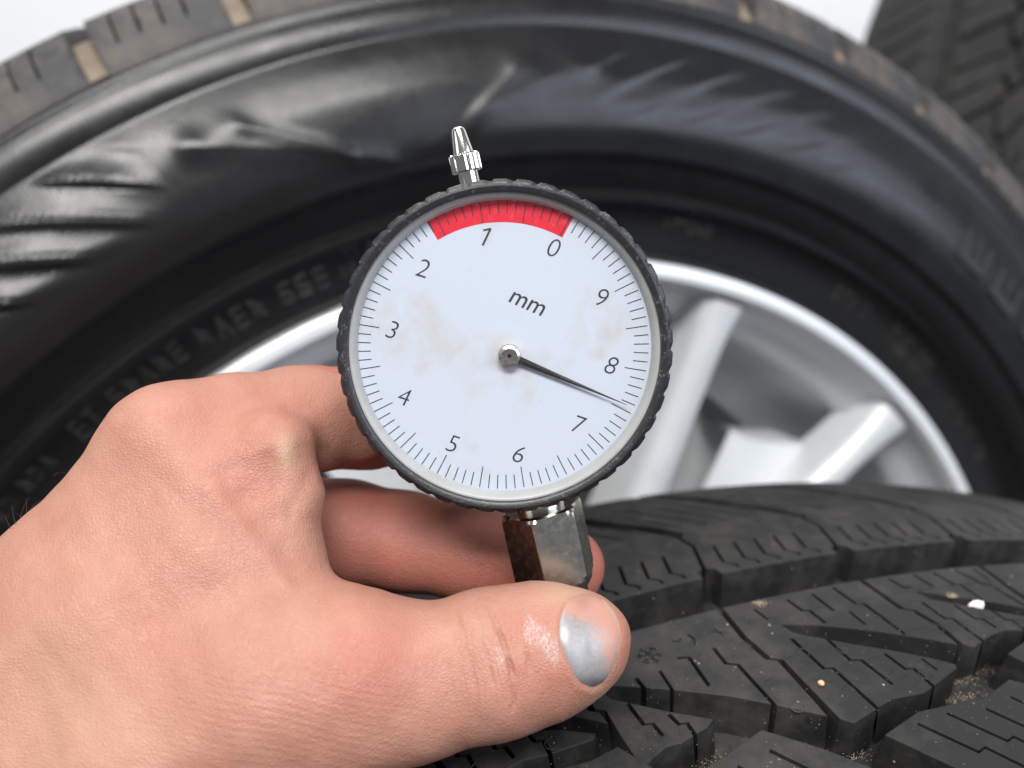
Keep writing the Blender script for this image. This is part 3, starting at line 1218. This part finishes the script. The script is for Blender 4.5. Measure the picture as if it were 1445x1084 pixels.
def build_gauge():
    nt_ = 46

    def knurl(T, r, z):
        ph = (T * nt_ / (2 * math.pi)) % 1.0
        prof = np.clip(np.minimum(ph / .12, (1 - ph) / .38), 0, 1)
        prof = prof * prof * (3 - 2 * prof)
        add = np.where(r > 26.15, .62 * prof, 0)
        return (r + add * .55) * mm, z * mm

    P = [(24.75, -2.6), (24.8, -.6), (24.85, -.3), (25.1, -.1), (25.75, -.02), (26.0, -.2), (26.1, -.55), (26.2, -.75), (26.45, -1.0), (26.5, -1.6), (26.5, -3.4), (26.5, -5.2),
         (26.4, -6.0), (26.1, -6.3), (25.3, -6.4)]
    V, Q = revolve(P, nt_ * 18, fn=knurl)
    me = fast_mesh("bezel", V, Q)
    sharp(me, 38)
    link("bezel", me, M_bezel, gauge)
    V, Q = revolve([(r * mm, z * mm) for r, z in [(25.3, -6.3), (25.4, -15.2), (25.0, -16), (12, -16.2), (0, -16.2)]], 160)
    me = fast_mesh("case", V, Q)
    sharp(me, 30)
    link("case", me, M_bezel, gauge)
    # hazed rim of the crystal
    V, Q = revolve([(r * mm, z * mm) for r, z in [(24.8, -1.05), (24.6, -1.0), (24.3, -1.15), (23.9, -1.9), (23.62, -2.72)]], 200)
    link("crystal_rim", fast_mesh("crystal_rim", V, Q), M_ring, gauge)
    V, Q = revolve([(24.6 * mm, -.95 * mm), (23.0 * mm, -.62 * mm), (16 * mm, -.45 * mm), (8 * mm, -.38 * mm), (0, -.36 * mm)], 120)
    link("crystal", fast_mesh("crystal", V, Q), M_lens, gauge)
    # dial
    zd = -2.8
    V, Q = revolve([(24.5 * mm, zd * mm), (12 * mm, zd * mm), (0.0, zd * mm)], 160)
    dial = link("dial_face", fast_mesh("dial_face", V, Q, False), M_dial, gauge)
    dial.location = (-.3 * mm, .42 * mm, 0)
    dial.scale = (1.022, 1.022, 1)
    # angles on the dial are counted clockwise from the picture's upright
    base = ROLL

    def pol(r, deg):
        a = rad(deg) + base
        return r * math.sin(a), r * math.cos(a)

    A0 = 27.3
    # red arc
    V, Q = [], []
    n = 60
    for i in range(n + 1):
        d = A0 + 1.2 - (57.6 + 1.6) * i / n
        for r in (19.45, 23.12):
            x, y = pol(r, d)
            V.append((x * mm, y * mm, (zd + .02) * mm))
    for i in range(n):
        Q.append([2 * i, 2 * i + 1, 2 * i + 3, 2 * i + 2])
    link("red_arc", fast_mesh("red_arc", V, Q, False), M_red, dial)
    V, Q = [], []
    for i in range(100):
        d = A0 - 3.6 * i
        r0 = 20.75 if i % 5 else 19.6
        r1 = 23.05
        hw = .085 if 0 <= i <= 16 else .068
        (x0, y0), (x1, y1) = pol(r0, d), pol(r1, d)
        tx, ty = (y1 - y0) / (r1 - r0) * hw, -(x1 - x0) / (r1 - r0) * hw
        b = len(V)
        V += [((x0 - tx) * mm, (y0 - ty) * mm, (zd + .05) * mm), ((x0 + tx) * mm, (y0 + ty) * mm, (zd + .05) * mm),
              ((x1 + tx) * mm, (y1 + ty) * mm, (zd + .05) * mm), ((x1 - tx) * mm, (y1 - ty) * mm, (zd + .05) * mm)]
        Q.append([b, b + 1, b + 2, b + 3])
    link("tick_marks", fast_mesh("tick_marks", V, Q, False), M_print, dial)

    def text(body, size, x, y, rotdeg, name, bold=0.0):
        cu = bpy.data.curves.new(name, 'FONT')
        cu.body = body
        cu.size = size
        cu.align_x = 'CENTER'
        cu.align_y = 'CENTER'
        cu.shear = 0.12
        cu.offset = bold
        cu.resolution_u = 4
        o = bpy.data.objects.new(name, cu)
        COL.objects.link(o)
        bpy.context.view_layer.update()
        me = bpy.data.meshes.new_from_object(o.evaluated_get(bpy.context.evaluated_depsgraph_get()))
        bpy.data.objects.remove(o)
        bpy.data.curves.remove(cu)
        me.name = name
        co = np.empty(len(me.vertices) * 3)
        me.vertices.foreach_get("co", co)
        co = co.reshape(-1, 3)
        co[:, :2] -= (co[:, :2].max(0) + co[:, :2].min(0)) / 2
        me.vertices.foreach_set("co", co.ravel())
        q = link(name, me, M_print, dial)
        q.location = (x * mm, y * mm, (zd + .04) * mm)
        q.rotation_euler = (0, 0, -rad(rotdeg) - base)
        q.scale = (1, 1, 1)
        return q

    def one_mesh(x, y):
        b1 = offset_path([(.28, 1.42), (.28, -1.42)], .16)
        b2 = offset_path([(.30, 1.38), (-.62, .78)], .15)
        V = [(p[0] * mm + .12 * p[1] * mm, p[1] * mm, 0) for p in b1] + [(p[0] * mm + .12 * p[1] * mm, p[1] * mm, .003 * mm) for p in b2]
        q = link("numeral", fast_mesh("numeral", V, [[0, 1, 2, 3], [4, 5, 6, 7]], False), M_print, dial)
        q.location = (x * mm, y * mm, (zd + .04) * mm)
        q.rotation_euler = (0, 0, -rad(19) - base)

    for i in range(10):
        x, y = pol(17.5, A0 - 36 * i)
        if i == 1:
            one_mesh(x, y)
        else:
            text(str(i), 4.2 * mm, x, y, 19, "numeral", -.00006)
    x, y = pol(7.95, 29.5)
    text("mm", 3.9 * mm, x, y, 24, "unit_lettering", 0.00001)
    # hub and needle
    hx, hy = .55, -1.0
    pa = rad(90 + 22.9) + base
    V, Q = [], []
    nd = (math.sin(pa), math.cos(pa))
    pd = (nd[1], -nd[0])
    pts = [(0, .5), (1.0, .60), (1.6, .60), (3, .55), (10, .34), (17.5, .12), (20.6, .05)]
    for lx, hw in pts:
        for sx, zz in ((-1, -.06), (0, .06), (1, -.06)):
            V.append(((hx + nd[0] * lx + pd[0] * hw * sx) * mm, (hy + nd[1] * lx + pd[1] * hw * sx) * mm, (zd + .95 + zz) * mm))
    for i in range(len(pts) - 1):
        for j in (0, 1):
            Q.append([3 * i + j, 3 * i + j + 1, 3 * i + j + 4, 3 * i + j + 3])
    link("needle", fast_mesh("needle", V, Q, False), M_needle, gauge)
    V, Q = revolve([(.28 * mm, (zd + 1.25) * mm), (.34 * mm, (zd + 1.62) * mm), (1.30 * mm, (zd + 1.68) * mm), (1.72 * mm, (zd + 1.5) * mm), (1.8 * mm, (zd + 1.2) * mm), (1.8 * mm, (zd + .1) * mm)], 48)
    me = fast_mesh("hub", V, Q)
    sharp(me, 25)
    o = link("hub", me, simple("hub_steel", (.55, .50, .45), .28, 1.0, .1, 3000), gauge)
    o.location = (hx * mm, hy * mm, 0)
    V, Q = revolve([(.30 * mm, (zd + 1.3) * mm), (0.0, (zd + 1.3) * mm)], 16)
    o2 = link("hub_pin", fast_mesh("hub_pin", V, Q), M_needle, o)

    # turned parts along the stem axis (local y), 10 mm behind the bezel plane
    def turned(prof, n, fn=None):
        V, Q = revolve([(r * mm, y * mm) for r, y in prof], n, fn=fn)
        return np.stack([V[:, 0], V[:, 2], -10 * mm - V[:, 1]], 1), Q[:, ::-1]

    V, Q = turned([(2.0, 24.5), (1.75, 26.2), (1.72, 29.2)], 48)
    link("stem", fast_mesh("stem", V, Q), M_chrome, gauge)

    def kn2(T, r, z):
        ph = np.cos(T * 16)
        return np.where(r > 2.2 * mm, r + .14 * mm * np.sign(ph) * np.abs(ph) ** .5, r), z
    V, Q = turned([(1.5, 28.95), (2.25, 29.0), (2.4, 29.2), (2.4, 31.7), (2.22, 31.95), (1.6, 32.05)], 16 * 10, kn2)
    me = fast_mesh("knurled_collar", V, Q)
    sharp(me, 25)
    link("knurled_collar", me, M_chrome, gauge)

    def facet(T, r, z):
        a = (T % (math.pi / 4)) - math.pi / 8
        k = np.cos(math.pi / 8) / np.cos(a)
        return np.where((r > .8 * mm), r * (1 + .0 * k) * (.96 + .04 * k), r), z
    V, Q = turned([(1.72, 32.0), (1.68, 32.3), (1.18, 35.5), (1.0, 35.95), (.6, 36.25), (0, 36.35)], 64, facet)
    me = fast_mesh("cap", V, Q)
    sharp(me, 25)
    link("cap", me, M_chrome, gauge)

    def hexf(T, r, z):
        a = (T - rad(HEXA)) % (math.pi / 3) - math.pi / 6
        hexr = 7.45 * mm * math.cos(math.pi / 6) / np.cos(a)
        return np.minimum(r, hexr), z
    HEXA = 14.0
    prof = [(3.0, -28.9), (6.3, -29.0), (6.9, -29.3), (7.3, -29.8), (7.6, -30.4)] + [(7.6, -30.5 - i) for i in range(1, 11)] + [(7.5, -41.4), (7.0, -42.3), (6.4, -43.2), (5.7, -44.2), (5.2, -44.8)]
    V, Q = turned(prof, 240, hexf)
    me = fast_mesh("hex_nut", V, Q)
    sharp(me, 14)
    link("hex_nut", me, simple("darkened_worn_nickel", (0.52, 0.49, 0.42), 0.24, 1.0, 0.08, 900, 0.00002), gauge)  # worn nickel, base darkened in place of the dark surroundings it would reflect
    V, Q = turned([(4.2, -24.5), (4.2, -29.1)], 48)
    link("neck", fast_mesh("neck", V, Q), M_chrome, gauge)
    V, Q = turned([(5.2, -44.6), (5.2, -47.5), (4.8, -48.0), (1.3, -48.1), (1.3, -50.2), (0, -50.4)], 64)
    me = fast_mesh("probe_foot", V, Q)
    sharp(me, 30)
    link("probe_foot", me, M_chrome, gauge)


build_gauge()

# ------------------------------------------------------------------ the hand
# joint points were measured as sight line (px, py) and distance z (mm); all lengths are millimetres
def P3(px, py, z):
    return np.array([(px - 722.5) / 1250 * z, (py - 542) / 1250 * z, z])


def rcone(P, a, b, ra, rb, flat=1.0):
    """distance to a tapered capsule; flat < 1 squeezes it along z"""
    a, b = a.copy(), b.copy()
    Q = P.copy()
    if flat != 1.0:
        zc = (a[2] + b[2]) / 2
        Q[..., 2] = zc + (Q[..., 2] - zc) / flat
        a[2] = zc + (a[2] - zc) / flat
        b[2] = zc + (b[2] - zc) / flat
    ab = b - a
    t = np.clip(((Q - a) @ ab) / (ab @ ab + 1e-9), 0, 1)
    d = np.linalg.norm(Q - (a + t[..., None] * ab), axis=-1) - (ra + (rb - ra) * t)
    return d * min(1.0, flat)


def smin(a, b, k):
    h = np.clip(.5 + .5 * (b - a) / k, 0, 1)
    return b + (a - b) * h - k * h * (1 - h)


def chain(P, pts, k, flat=1.0):
    d = None
    for (a, b) in zip(pts[:-1], pts[1:]):
        e = rcone(P, P3(*a[:3]), P3(*b[:3]), a[3], b[3], flat)
        d = e if d is None else smin(d, e, k)
    return d


THUMB = [(380, 975, 140, 15.0), (500, 962, 140, 14.2), (585, 962, 141, 11.6), (690, 938, 142, 11.3), (770, 918, 143, 10.5), (822, 906, 143.5, 7.9)]
PALM = [[(235, 632, 151, 9.5), (99, 844, 152, 14.4), (-80, 1060, 152, 21.0), (-330, 1400, 160, 26)],
        [(300, 700, 148, 10.5), (170, 880, 148, 17), (0, 1080, 150, 24), (-240, 1400, 160, 27)],
        [(380, 975, 140, 15.0), (230, 1050, 143, 19), (40, 1200, 148, 24), (-140, 1450, 158, 27)],
        [(330, 810, 146, 12.5), (250, 900, 146, 15)],
        [(395, 890, 143.5, 9.0), (300, 930, 145, 13)]]
INDEX = [(238, 627, 151, 9.6), (330, 606, 157, 9.6), (430, 592, 163, 9.6), (520, 588, 169, 9.7), (640, 570, 176, 9.0), (740, 520, 176, 8.2), (790, 500, 174, 7.4)]
WEB = [(385, 640, 149, 7.4), (402, 700, 148, 5.8), (392, 780, 147, 6.5), (370, 850, 146, 7)]
MIDDLE = [(250, 700, 176, 11), (400, 742, 175, 10.3), (490, 752, 175, 10.2), (570, 764, 175, 9.6), (660, 780, 174, 9.0), (740, 792, 172, 8.3), (797, 800, 170.5, 7.6)]
RING = [(180, 800, 192, 11), (330, 850, 200, 10), (430, 870, 196, 9), (470, 860, 186, 8)]
LITTLE = [(100, 900, 205, 10), (230, 940, 208, 9), (330, 960, 204, 8), (350, 950, 192, 7.4)]
BACK = [(190, 780, 168, 11), (110, 920, 178, 14), (-60, 1050, 175, 22)]


def field(P):
    d = chain(P, THUMB, 3.0, .92)
    pal = None
    for c in PALM:
        e = chain(P, c, 4)
        pal = e if pal is None else smin(pal, e, 7)
    pal = smin(pal, chain(P, BACK, 4), 8)
    d = smin(d, pal, 6)
    idx_ = smin(chain(P, INDEX, 2), chain(P, WEB, 3), 4.5)
    d = smin(d, idx_, 5)
    f = chain(P, MIDDLE, 2)
    f = smin(f, chain(P, RING, 2), 1.5)
    f = smin(f, chain(P, LITTLE, 2), 1.5)
    d = smin(d, f, 2.0)
    # the forearm ends just outside the picture with a closed end
    return np.maximum(np.maximum(d, -(P[..., 0] + 143.0)), P[..., 1] - 108.0)


def surface_nets(lo, hi, h):
    n = np.ceil((hi - lo) / h).astype(int) + 1
    xs = [lo[i] + h * np.arange(n[i]) for i in range(3)]
    D = np.empty(n, np.float32)
    Y, Z = np.meshgrid(xs[1], xs[2], indexing='ij')
    for i in range(0, n[0], 8):
        j = min(n[0], i + 8)
        X = np.stack(np.broadcast_arrays(xs[0][i:j, None, None], Y[None], Z[None]), -1)
        D[i:j] = field(X)
    S = D < 0
    c = np.zeros(tuple(n - 1), int)
    offs = [(a, b, e) for a in (0, 1) for b in (0, 1) for e in (0, 1)]
    for a, b, e in offs:
        c += S[a:n[0] - 1 + a, b:n[1] - 1 + b, e:n[2] - 1 + e]
    act = (c > 0) & (c < 8)
    ids = -np.ones(act.shape, int)
    I = np.argwhere(act)
    ids[tuple(I.T)] = np.arange(len(I))
    acc = np.zeros((len(I), 3))
    cnt = np.zeros(len(I))
    for (o1, o2) in [(p, q) for p in offs for q in offs if sum(q) - sum(p) == 1 and all(q[k] >= p[k] for k in range(3))]:
        d1 = D[tuple((I + o1).T)]
        d2 = D[tuple((I + o2).T)]
        m = (d1 < 0) != (d2 < 0)
        t = np.where(m, d1 / (d1 - d2 + 1e-12), 0)
        p = np.array(o1) + t[:, None] * (np.array(o2) - np.array(o1))
        acc[m] += p[m]
        cnt[m] += 1
    V = lo + h * (I + acc / cnt[:, None])
    Q = []
    for ax in range(3):
        u, v = [(1, 2), (2, 0), (0, 1)][ax]
        sl1 = [slice(1, -1)] * 3
        sl2 = [slice(1, -1)] * 3
        sl1[ax] = slice(0, -1)
        sl2[ax] = slice(1, None)
        s1_, s2_ = S[tuple(sl1)], S[tuple(sl2)]
        E_ = np.argwhere(s1_ != s2_)
        base = E_.copy()
        for k in range(3):
            if k != ax:
                base[:, k] += 1
        inn = s1_[tuple(E_.T)]
        eu = np.zeros(3, int); eu[u] = 1
        ev = np.zeros(3, int); ev[v] = 1
        q = np.stack([ids[tuple((base - eu - ev).T)], ids[tuple((base - ev).T)], ids[tuple(base.T)], ids[tuple((base - eu).T)]], 1)
        q[~inn] = q[~inn][:, ::-1]
        Q.append(q)
    Q = np.vstack(Q)
    Q = Q[(Q >= 0).all(1)]
    return V, Q


def grad(P):
    e = .15
    g_ = np.stack([field(P + np.eye(3)[k] * e) - field(P - np.eye(3)[k] * e) for k in range(3)], -1)
    return g_ / (np.linalg.norm(g_, axis=-1, keepdims=True) + 1e-9)


def poly_dist(X, pts):
    pts = np.array(pts, float)
    d = np.full(len(X), 1e9)
    for a, b in zip(pts[:-1], pts[1:]):
        ab = b - a
        t = np.clip(((X - a) @ ab) / (ab @ ab), 0, 1)
        d = np.minimum(d, np.linalg.norm(X - (a + t[:, None] * ab), axis=1))
    return d


def build_hand():
    V, Q = surface_nets(np.array([-145., -14., 116.]), np.array([24., 110., 224.]), .66)
    for _ in range(2):
        V -= grad(V) * field(V)[:, None]
    me = fast_mesh("hand_base", V, Q)
    tmp = bpy.data.objects.new("tmp", me)
    COL.objects.link(tmp)
    md = tmp.modifiers.new("s", 'SUBSURF')
    md.levels = md.render_levels = 1
    bpy.context.view_layer.update()
    me2 = bpy.data.meshes.new_from_object(tmp.evaluated_get(bpy.context.evaluated_depsgraph_get()))
    bpy.data.objects.remove(tmp)
    nv = len(me2.vertices)
    co = np.empty(nv * 3)
    me2.vertices.foreach_get("co", co)
    V = co.reshape(-1, 3)
    Nn = grad(V)
    V -= Nn * field(V)[:, None]
    # where each point is seen from the front (used to place creases that were measured there)
    X = np.stack([722.5 + 1250 * V[:, 0] / V[:, 2], 542 + 1250 * V[:, 1] / V[:, 2]], 1)
    front = np.clip(-Nn[:, 2] * 2 + .4, 0, 1) * (V[:, 2] < 160)
    h = np.zeros(nv)

    def crease(pts, sig, depth):
        nonlocal h
        d = poly_dist(X, pts)
        e_ = np.minimum(np.linalg.norm(X - np.array(pts[0]), axis=1), np.linalg.norm(X - np.array(pts[-1]), axis=1))
        L_ = np.linalg.norm(np.array(pts[0]) - np.array(pts[-1]))
        depth = depth * np.clip(e_ / (.33 * L_), .05, 1) * (.8 + .3 * np.sin(X[:, 1] * .13 + X[:, 0] * .05))
        h += -depth * np.exp(-(d / sig) ** 2) * front
        h += depth * .12 * np.exp(-((d - 2.2 * sig) / (1.4 * sig)) ** 2) * front

    crease([(684, 846), (700, 880), (714, 915), (723, 951), (726, 990), (719, 1015)], 3.0, .85)
    crease([(736, 895), (746, 930), (748, 966)], 3.0, .40)
    crease([(760, 900), (767, 930), (766, 955)], 3.0, .12)
    crease([(676, 895), (690, 930), (697, 968), (697, 1000)], 3.0, .36)
    crease([(655, 900), (668, 945), (673, 990), (668, 1030)], 3.2, .26)
    crease([(640, 852), (648, 880), (655, 900)], 3.2, .26)
    crease([(622, 905), (634, 950), (640, 1000)], 3.2, .18)
    crease([(664, 842), (672, 870), (684, 900)], 3.2, .18)
    # fold of the web and the pinch by the index base
    crease([(352, 700), (384, 745), (408, 790), (428, 826)], 13, .30)
    crease([(330, 668), (362, 712), (386, 756)], 22, .2)
    crease([(382, 618), (380, 645), (392, 690), (404, 740)], 11, .38)
    crease([(414, 690), (408, 722), (412, 752)], 9, .22)
    crease([(440, 655), (428, 690), (416, 720)], 8, .18)
    crease([(392, 575), (420, 590), (440, 612)], 11, .22)
    crease([(300, 640), (330, 680), (345, 720)], 28, .16)
    d = np.linalg.norm((X - np.array([403, 640])) / np.array([1, 1.5]), axis=1)
    h += .55 * np.exp(-(d / 19) ** 2) * front
    # tendon ridge over the thumb knuckle and knuckle swelling
    d = poly_dist(X, [(300, 690), (352, 760), (400, 822)])
    h += .35 * np.exp(-(d / 13) ** 2) * front
    # gentle unevenness
    for i in range(0):
        pass
    lump = (np.sin(V[:, 0] * .31 + V[:, 1] * .17) * np.sin(V[:, 1] * .27 - V[:, 0] * .11 + 1.3) * .22 +
            np.sin(V[:, 0] * .83 + 2) * np.sin(V[:, 1] * .77) * .06)
    h += lump * (V[:, 2] < 162)
    # fine parallel wrinkles across thumb joint skin
    wr = np.exp(-((X[:, 0] - 700) / 75) ** 2) * np.exp(-((X[:, 1] - 945) / 70) ** 2)
    h += wr * .085 * np.sin((X[:, 0] - .22 * X[:, 1]) * .75 + np.sin(X[:, 1] * .07) * 1.5) * front
    wr = np.exp(-((X[:, 0] - 400) / 190) ** 2) * np.exp(-((X[:, 1] - 1010) / 80) ** 2)
    h += wr * .045 * np.sin(X[:, 1] * .55 - X[:, 0] * .12 + 1.6 * np.sin(X[:, 0] * .035)) * front
    # nail bed: a slight dip with a lip of skin round it
    V = V + Nn * h[:, None]
    NO = np.array(NAIL)
    dn, _ = seg_dist(X, [tuple(p) for p in NO])
    ins = inside(X, [tuple(p) for p in NO]) & (V[:, 2] < 150)
    dip = np.where(ins, -.22 * np.clip(dn / 8, 0, 1), np.where(X[:, 0] < 850, .16, .02) * np.exp(-((dn - 5) / 5) ** 2)) * front
    V = V + Nn * dip[:, None]
    # tint masks
    def blob(cx_, cy_, sx, sy, a=0):
        dx, dy = X[:, 0] - cx_, X[:, 1] - cy_
        c, s = math.cos(a), math.sin(a)
        return np.exp(-(((dx * c + dy * s) / sx) ** 2 + ((-dx * s + dy * c) / sy) ** 2))
    red = .62 * blob(520, 930, 75, 65) + .35 * blob(200, 900, 70, 90) + .35 * blob(420, 560, 70, 35) + .3 * blob(300, 600, 120, 60) + .45 * blob(745, 880, 40, 30) \
        + .35 * blob(350, 690, 60, 60) + .35 * blob(880, 900, 22, 70) + .4 * blob(760, 960, 60, 40)
    red += (V[:, 2] > 161) * .75  # fingers behind the gauge tinted dark red, their shade put into the colour
    red += .5 * ((X[:, 0] > 805) & (V[:, 2] > 158))
    pale = .75 * blob(403, 638, 14, 24) + .5 * blob(800, 838, 40, 16) + .25 * blob(100, 1000, 120, 140) + .35 * blob(845, 985, 22, 12, -.5)
    sil = 1.15 * blob(776, 912, 20, 48, -.35) + .95 * blob(704, 925, 20, 45, -.2) + .85 * blob(745, 890, 14, 34)
    tint = np.stack([np.clip(red, 0, 1), np.clip(pale, 0, 1), np.clip(sil, 0, 1) * (front > .3), np.ones(nv)], 1).astype(np.float32)
    base = np.array([-60., 70., 150.])
    Wb = W(base * mm)
    Vw = W(V * mm) - Wb
    me2.vertices.foreach_set("co", Vw.astype(np.float32).ravel())
    at = me2.color_attributes.new("tint", 'FLOAT_COLOR', 'POINT')
    at.data.foreach_set("color", tint.ravel())
    me2.polygons.foreach_set("use_smooth", [True] * len(me2.polygons))
    me2.name = "hand"
    me2.materials.clear()
    me2.materials.append(M_skin)
    me2.update()
    hand = bpy.data.objects.new("hand", me2)
    COL.objects.link(hand)
    hand.location = Wb
    hand["label"] = "bare left hand pinching the gauge between thumb and fingers, silver dust on thumbnail"
    hand["category"] = "hand"

    # nail: lies on the thumb surface
    cen = np.array([838., 905.])
    nr, na = 22, 96
    pts2 = []
    NOc = []
    per = np.vstack([NO, NO[:1]])
    L_ = np.r_[0, np.cumsum(np.linalg.norm(np.diff(per, axis=0), axis=1))]
    s = np.linspace(0, L_[-1], na, endpoint=False)
    bd = np.stack([np.interp(s, L_, per[:, 0]), np.interp(s, L_, per[:, 1])], 1)
    for _ in range(3):
        bd = (np.roll(bd, 1, 0) + 2 * bd + np.roll(bd, -1, 0)) / 4
    G = [cen]
    rr = [0.0]
    for i in range(1, nr + 1):
        f = (i / nr) ** .85
        for b_ in bd:
            G.append(cen + (b_ - cen) * f)
            rr.append(f)
    G = np.array(G)
    rr = np.array(rr)
    z = np.full(len(G), 122.0)
    for _ in range(60):
        P = np.stack([(G[:, 0] - 722.5) / 1250 * z, (G[:, 1] - 542) / 1250 * z, z], 1)
        z += field(P) * .9
    P = np.stack([(G[:, 0] - 722.5) / 1250 * z, (G[:, 1] - 542) / 1250 * z, z], 1)
    g_ = grad(P)
    Pn = P + g_ * (.30 - .50 * rr[:, None] ** 8)
    Q, T3 = [], []
    F = [[0, 1 + (j + 1) % na, 1 + j] for j in range(na)]
    for i in range(nr - 1):
        for j in range(na):
            a0 = 1 + i * na + j
            a1 = 1 + i * na + (j + 1) % na
            F.append([a0, a1, a1 + na, a0 + na])
    me = mesh_np("thumb_nail", W(Pn * mm) - Wb, F)
    sx = (G[:, 0] - 790) + (G[:, 1] - 905) * -.33
    silv = np.clip(1.35 - sx / 72, 0, 1) * np.clip((G[:, 1] - 848) / 40, 0.15, 1)
    edge = np.exp(-((rr - .93) / .07) ** 2) * (G[:, 0] > 850)
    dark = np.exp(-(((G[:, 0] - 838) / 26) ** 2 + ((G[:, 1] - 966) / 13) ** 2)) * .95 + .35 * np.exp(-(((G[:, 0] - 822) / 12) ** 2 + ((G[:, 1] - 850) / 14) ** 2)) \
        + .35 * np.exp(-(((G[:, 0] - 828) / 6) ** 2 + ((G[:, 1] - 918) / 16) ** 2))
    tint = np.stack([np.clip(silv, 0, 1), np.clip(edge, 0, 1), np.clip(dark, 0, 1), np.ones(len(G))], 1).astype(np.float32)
    at = me.color_attributes.new("tint", 'FLOAT_COLOR', 'POINT')
    at.data.foreach_set("color", tint.ravel())
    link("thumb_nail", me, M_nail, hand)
    # a few hairs on the wrist edge
    Vh, Qh = [], []
    for (hx_, hy_, dx, dy, L0) in ((22, 741, -10, -38, 1), (28, 736, 6, -44, 1), (38, 726, -4, -34, 1), (44, 718, 14, -24, 1), (16, 748, -14, -30, 1), (92, 668, -22, -6, 1), (32, 732, -18, -18, 1)):
        pr = P3(hx_, hy_, 150)
        z0 = 150.0
        best = None
        for zz in np.linspace(138, 170, 65):
            q = P3(hx_, hy_, zz)
            fv = abs(float(field(q[None])[0]))
            if best is None or fv < best[0]:
                best = (fv, zz)
        zz = best[1]
        prev = None
        for i in range(9):
            t = i / 8
            q = P3(hx_ + dx * t + 8 * t * t * (1 if dx > 0 else .6), hy_ + dy * t + 10 * t * t, zz - 1.0 * t)
            rad_ = .05 * (1 - .7 * t)
            b0 = len(Vh)
            for k in range(4):
                a = k * math.pi / 2
                Vh.append(W((q + rad_ * np.array([math.cos(a), 0, math.sin(a)])) * mm) - Wb)
            if prev is not None:
                for k in range(4):
                    Qh.append([prev + k, prev + (k + 1) % 4, b0 + (k + 1) % 4, b0 + k])
            prev = b0
    link("arm_hair", fast_mesh("arm_hair", np.array(Vh), Qh), M_hair, hand, kind="stuff")


NAIL = [(816, 834), (803, 842), (793, 858), (789, 878), (790, 902), (797, 928), (807, 952), (819, 968), (836, 974), (852, 966), (864, 950), (873, 930), (878, 908), (878, 886), (870, 864), (856, 846), (838, 835)]
build_hand()


# ------------------------------------------------------------------ small stones and grit on the treads
def pebble(name, mat, label, cat, pos, size, squash=(1, .8, .6), seed=0, kind=None):
    bm = bmesh.new()
    bmesh.ops.create_icosphere(bm, subdivisions=3, radius=1.0)
    for v in bm.verts:
        k = 1 + .22 * noise.noise(v.co * 1.6 + Vector((seed, 3, 7))) + .07 * noise.noise(v.co * 5)
        v.co = Vector((v.co.x * squash[0], v.co.y * squash[1], v.co.z * squash[2])) * size * k
    me = bpy.data.meshes.new(name)
    bm.to_mesh(me)
    bm.free()
    me.polygons.foreach_set("use_smooth", [True] * len(me.polygons))
    o = link(name, me, mat)
    o.location = pos
    o["label"] = label
    o["category"] = cat
    return o


def on_tread(u, w, h):
    return M1 @ Vector(tread_map(u, w, h))


pebble("pebble", M_stone_w, "small white pebble wedged in a lateral groove of the front tyre tread", "pebble", on_tread(-6.3, -25.2, -1.5), .0018, (1.0, .62, .8), 2)
pebble("grit_grain", M_stone_o, "tiny orange grain of grit lying on a large tread block", "grit", on_tread(-54.0, -12.2, .25), .00065, (1, .8, .7), 5)
pc = M2 @ Vector((.323 * math.sin(.80), .323 * math.cos(.80), .016))
pebble("clay_lump", M_stone_t, "tan lump of dried clay stuck on the sidewall at the right edge", "clay lump", pc, .0075, (1, 1, .7), 9)

# sand in the grooves of the front tyre: countless grains, one object
V, Q = [], []
octa = np.array([(1, 0, 0), (-1, 0, 0), (0, 1, 0), (0, -1, 0), (0, 0, 1), (0, 0, -1)], float)
of = [(0, 2, 4), (2, 1, 4), (1, 3, 4), (3, 0, 4), (2, 0, 5), (1, 2, 5), (3, 1, 5), (0, 3, 5)]
M1n = np.array(M1)


def grain(u, w, h, s):
    p = np.array(tread_map(u, w, h))
    p = M1n[:3, :3] @ p + M1n[:3, 3]
    b = len(V)
    k = rng.uniform(.6, 1.3, (6, 1))
    for q in octa * k * s:
        V.append(p + q)
    for f in of:
        Q.append([b + i for i in f])


clusters = [(-26, -7.6, 2.6, 260, -7.4), (-31, -5.2, 3, 140, -7.6), (-54.5, -1.6, 2.2, 240, -7.8), (-76.5, -8.6, 2.6, 260, -7.6), (-72, -7, 3, 160, -7.8), (-19.5, -11.6, 2, 160, -7.8),
            (-14, -13.2, 3, 140, -7.8), (-21, -8, 3, 120, -7.8), (-87, -5.5, 3, 120, -7.8)]
for (u, w, s, n, h) in clusters:
    for _ in range(int(n * .6)):
        grain(u + rng.normal() * s, w + rng.normal() * s * .3, h + abs(rng.normal()) * .6, rng.uniform(.04, .11) * mm)
for _ in range(900):
    grain(rng.uniform(-108, 20), rng.uniform(-36, 12), rng.choice([0.03, 0.03, -7.9]), rng.uniform(.03, .085) * mm)
for (u, w, h) in [(-52, -34.5, 0.1), (-53, -35.2, .1)]:
    for _ in range(40):
        grain(u + rng.normal() * .6, w + rng.normal() * .4, h, rng.uniform(.06, .14) * mm)
for _ in range(70):
    grain(-9.6 - 1.6 + rng.normal() * .7, -27.2 + rng.normal() * .4, .05, rng.uniform(.06, .14) * mm)
sand = link("sand", fast_mesh("sand", V, Q, False), M_dust, kind="stuff")
sand["label"] = "sand grains scattered over and caked in the front tread grooves"
sand["category"] = "sand"
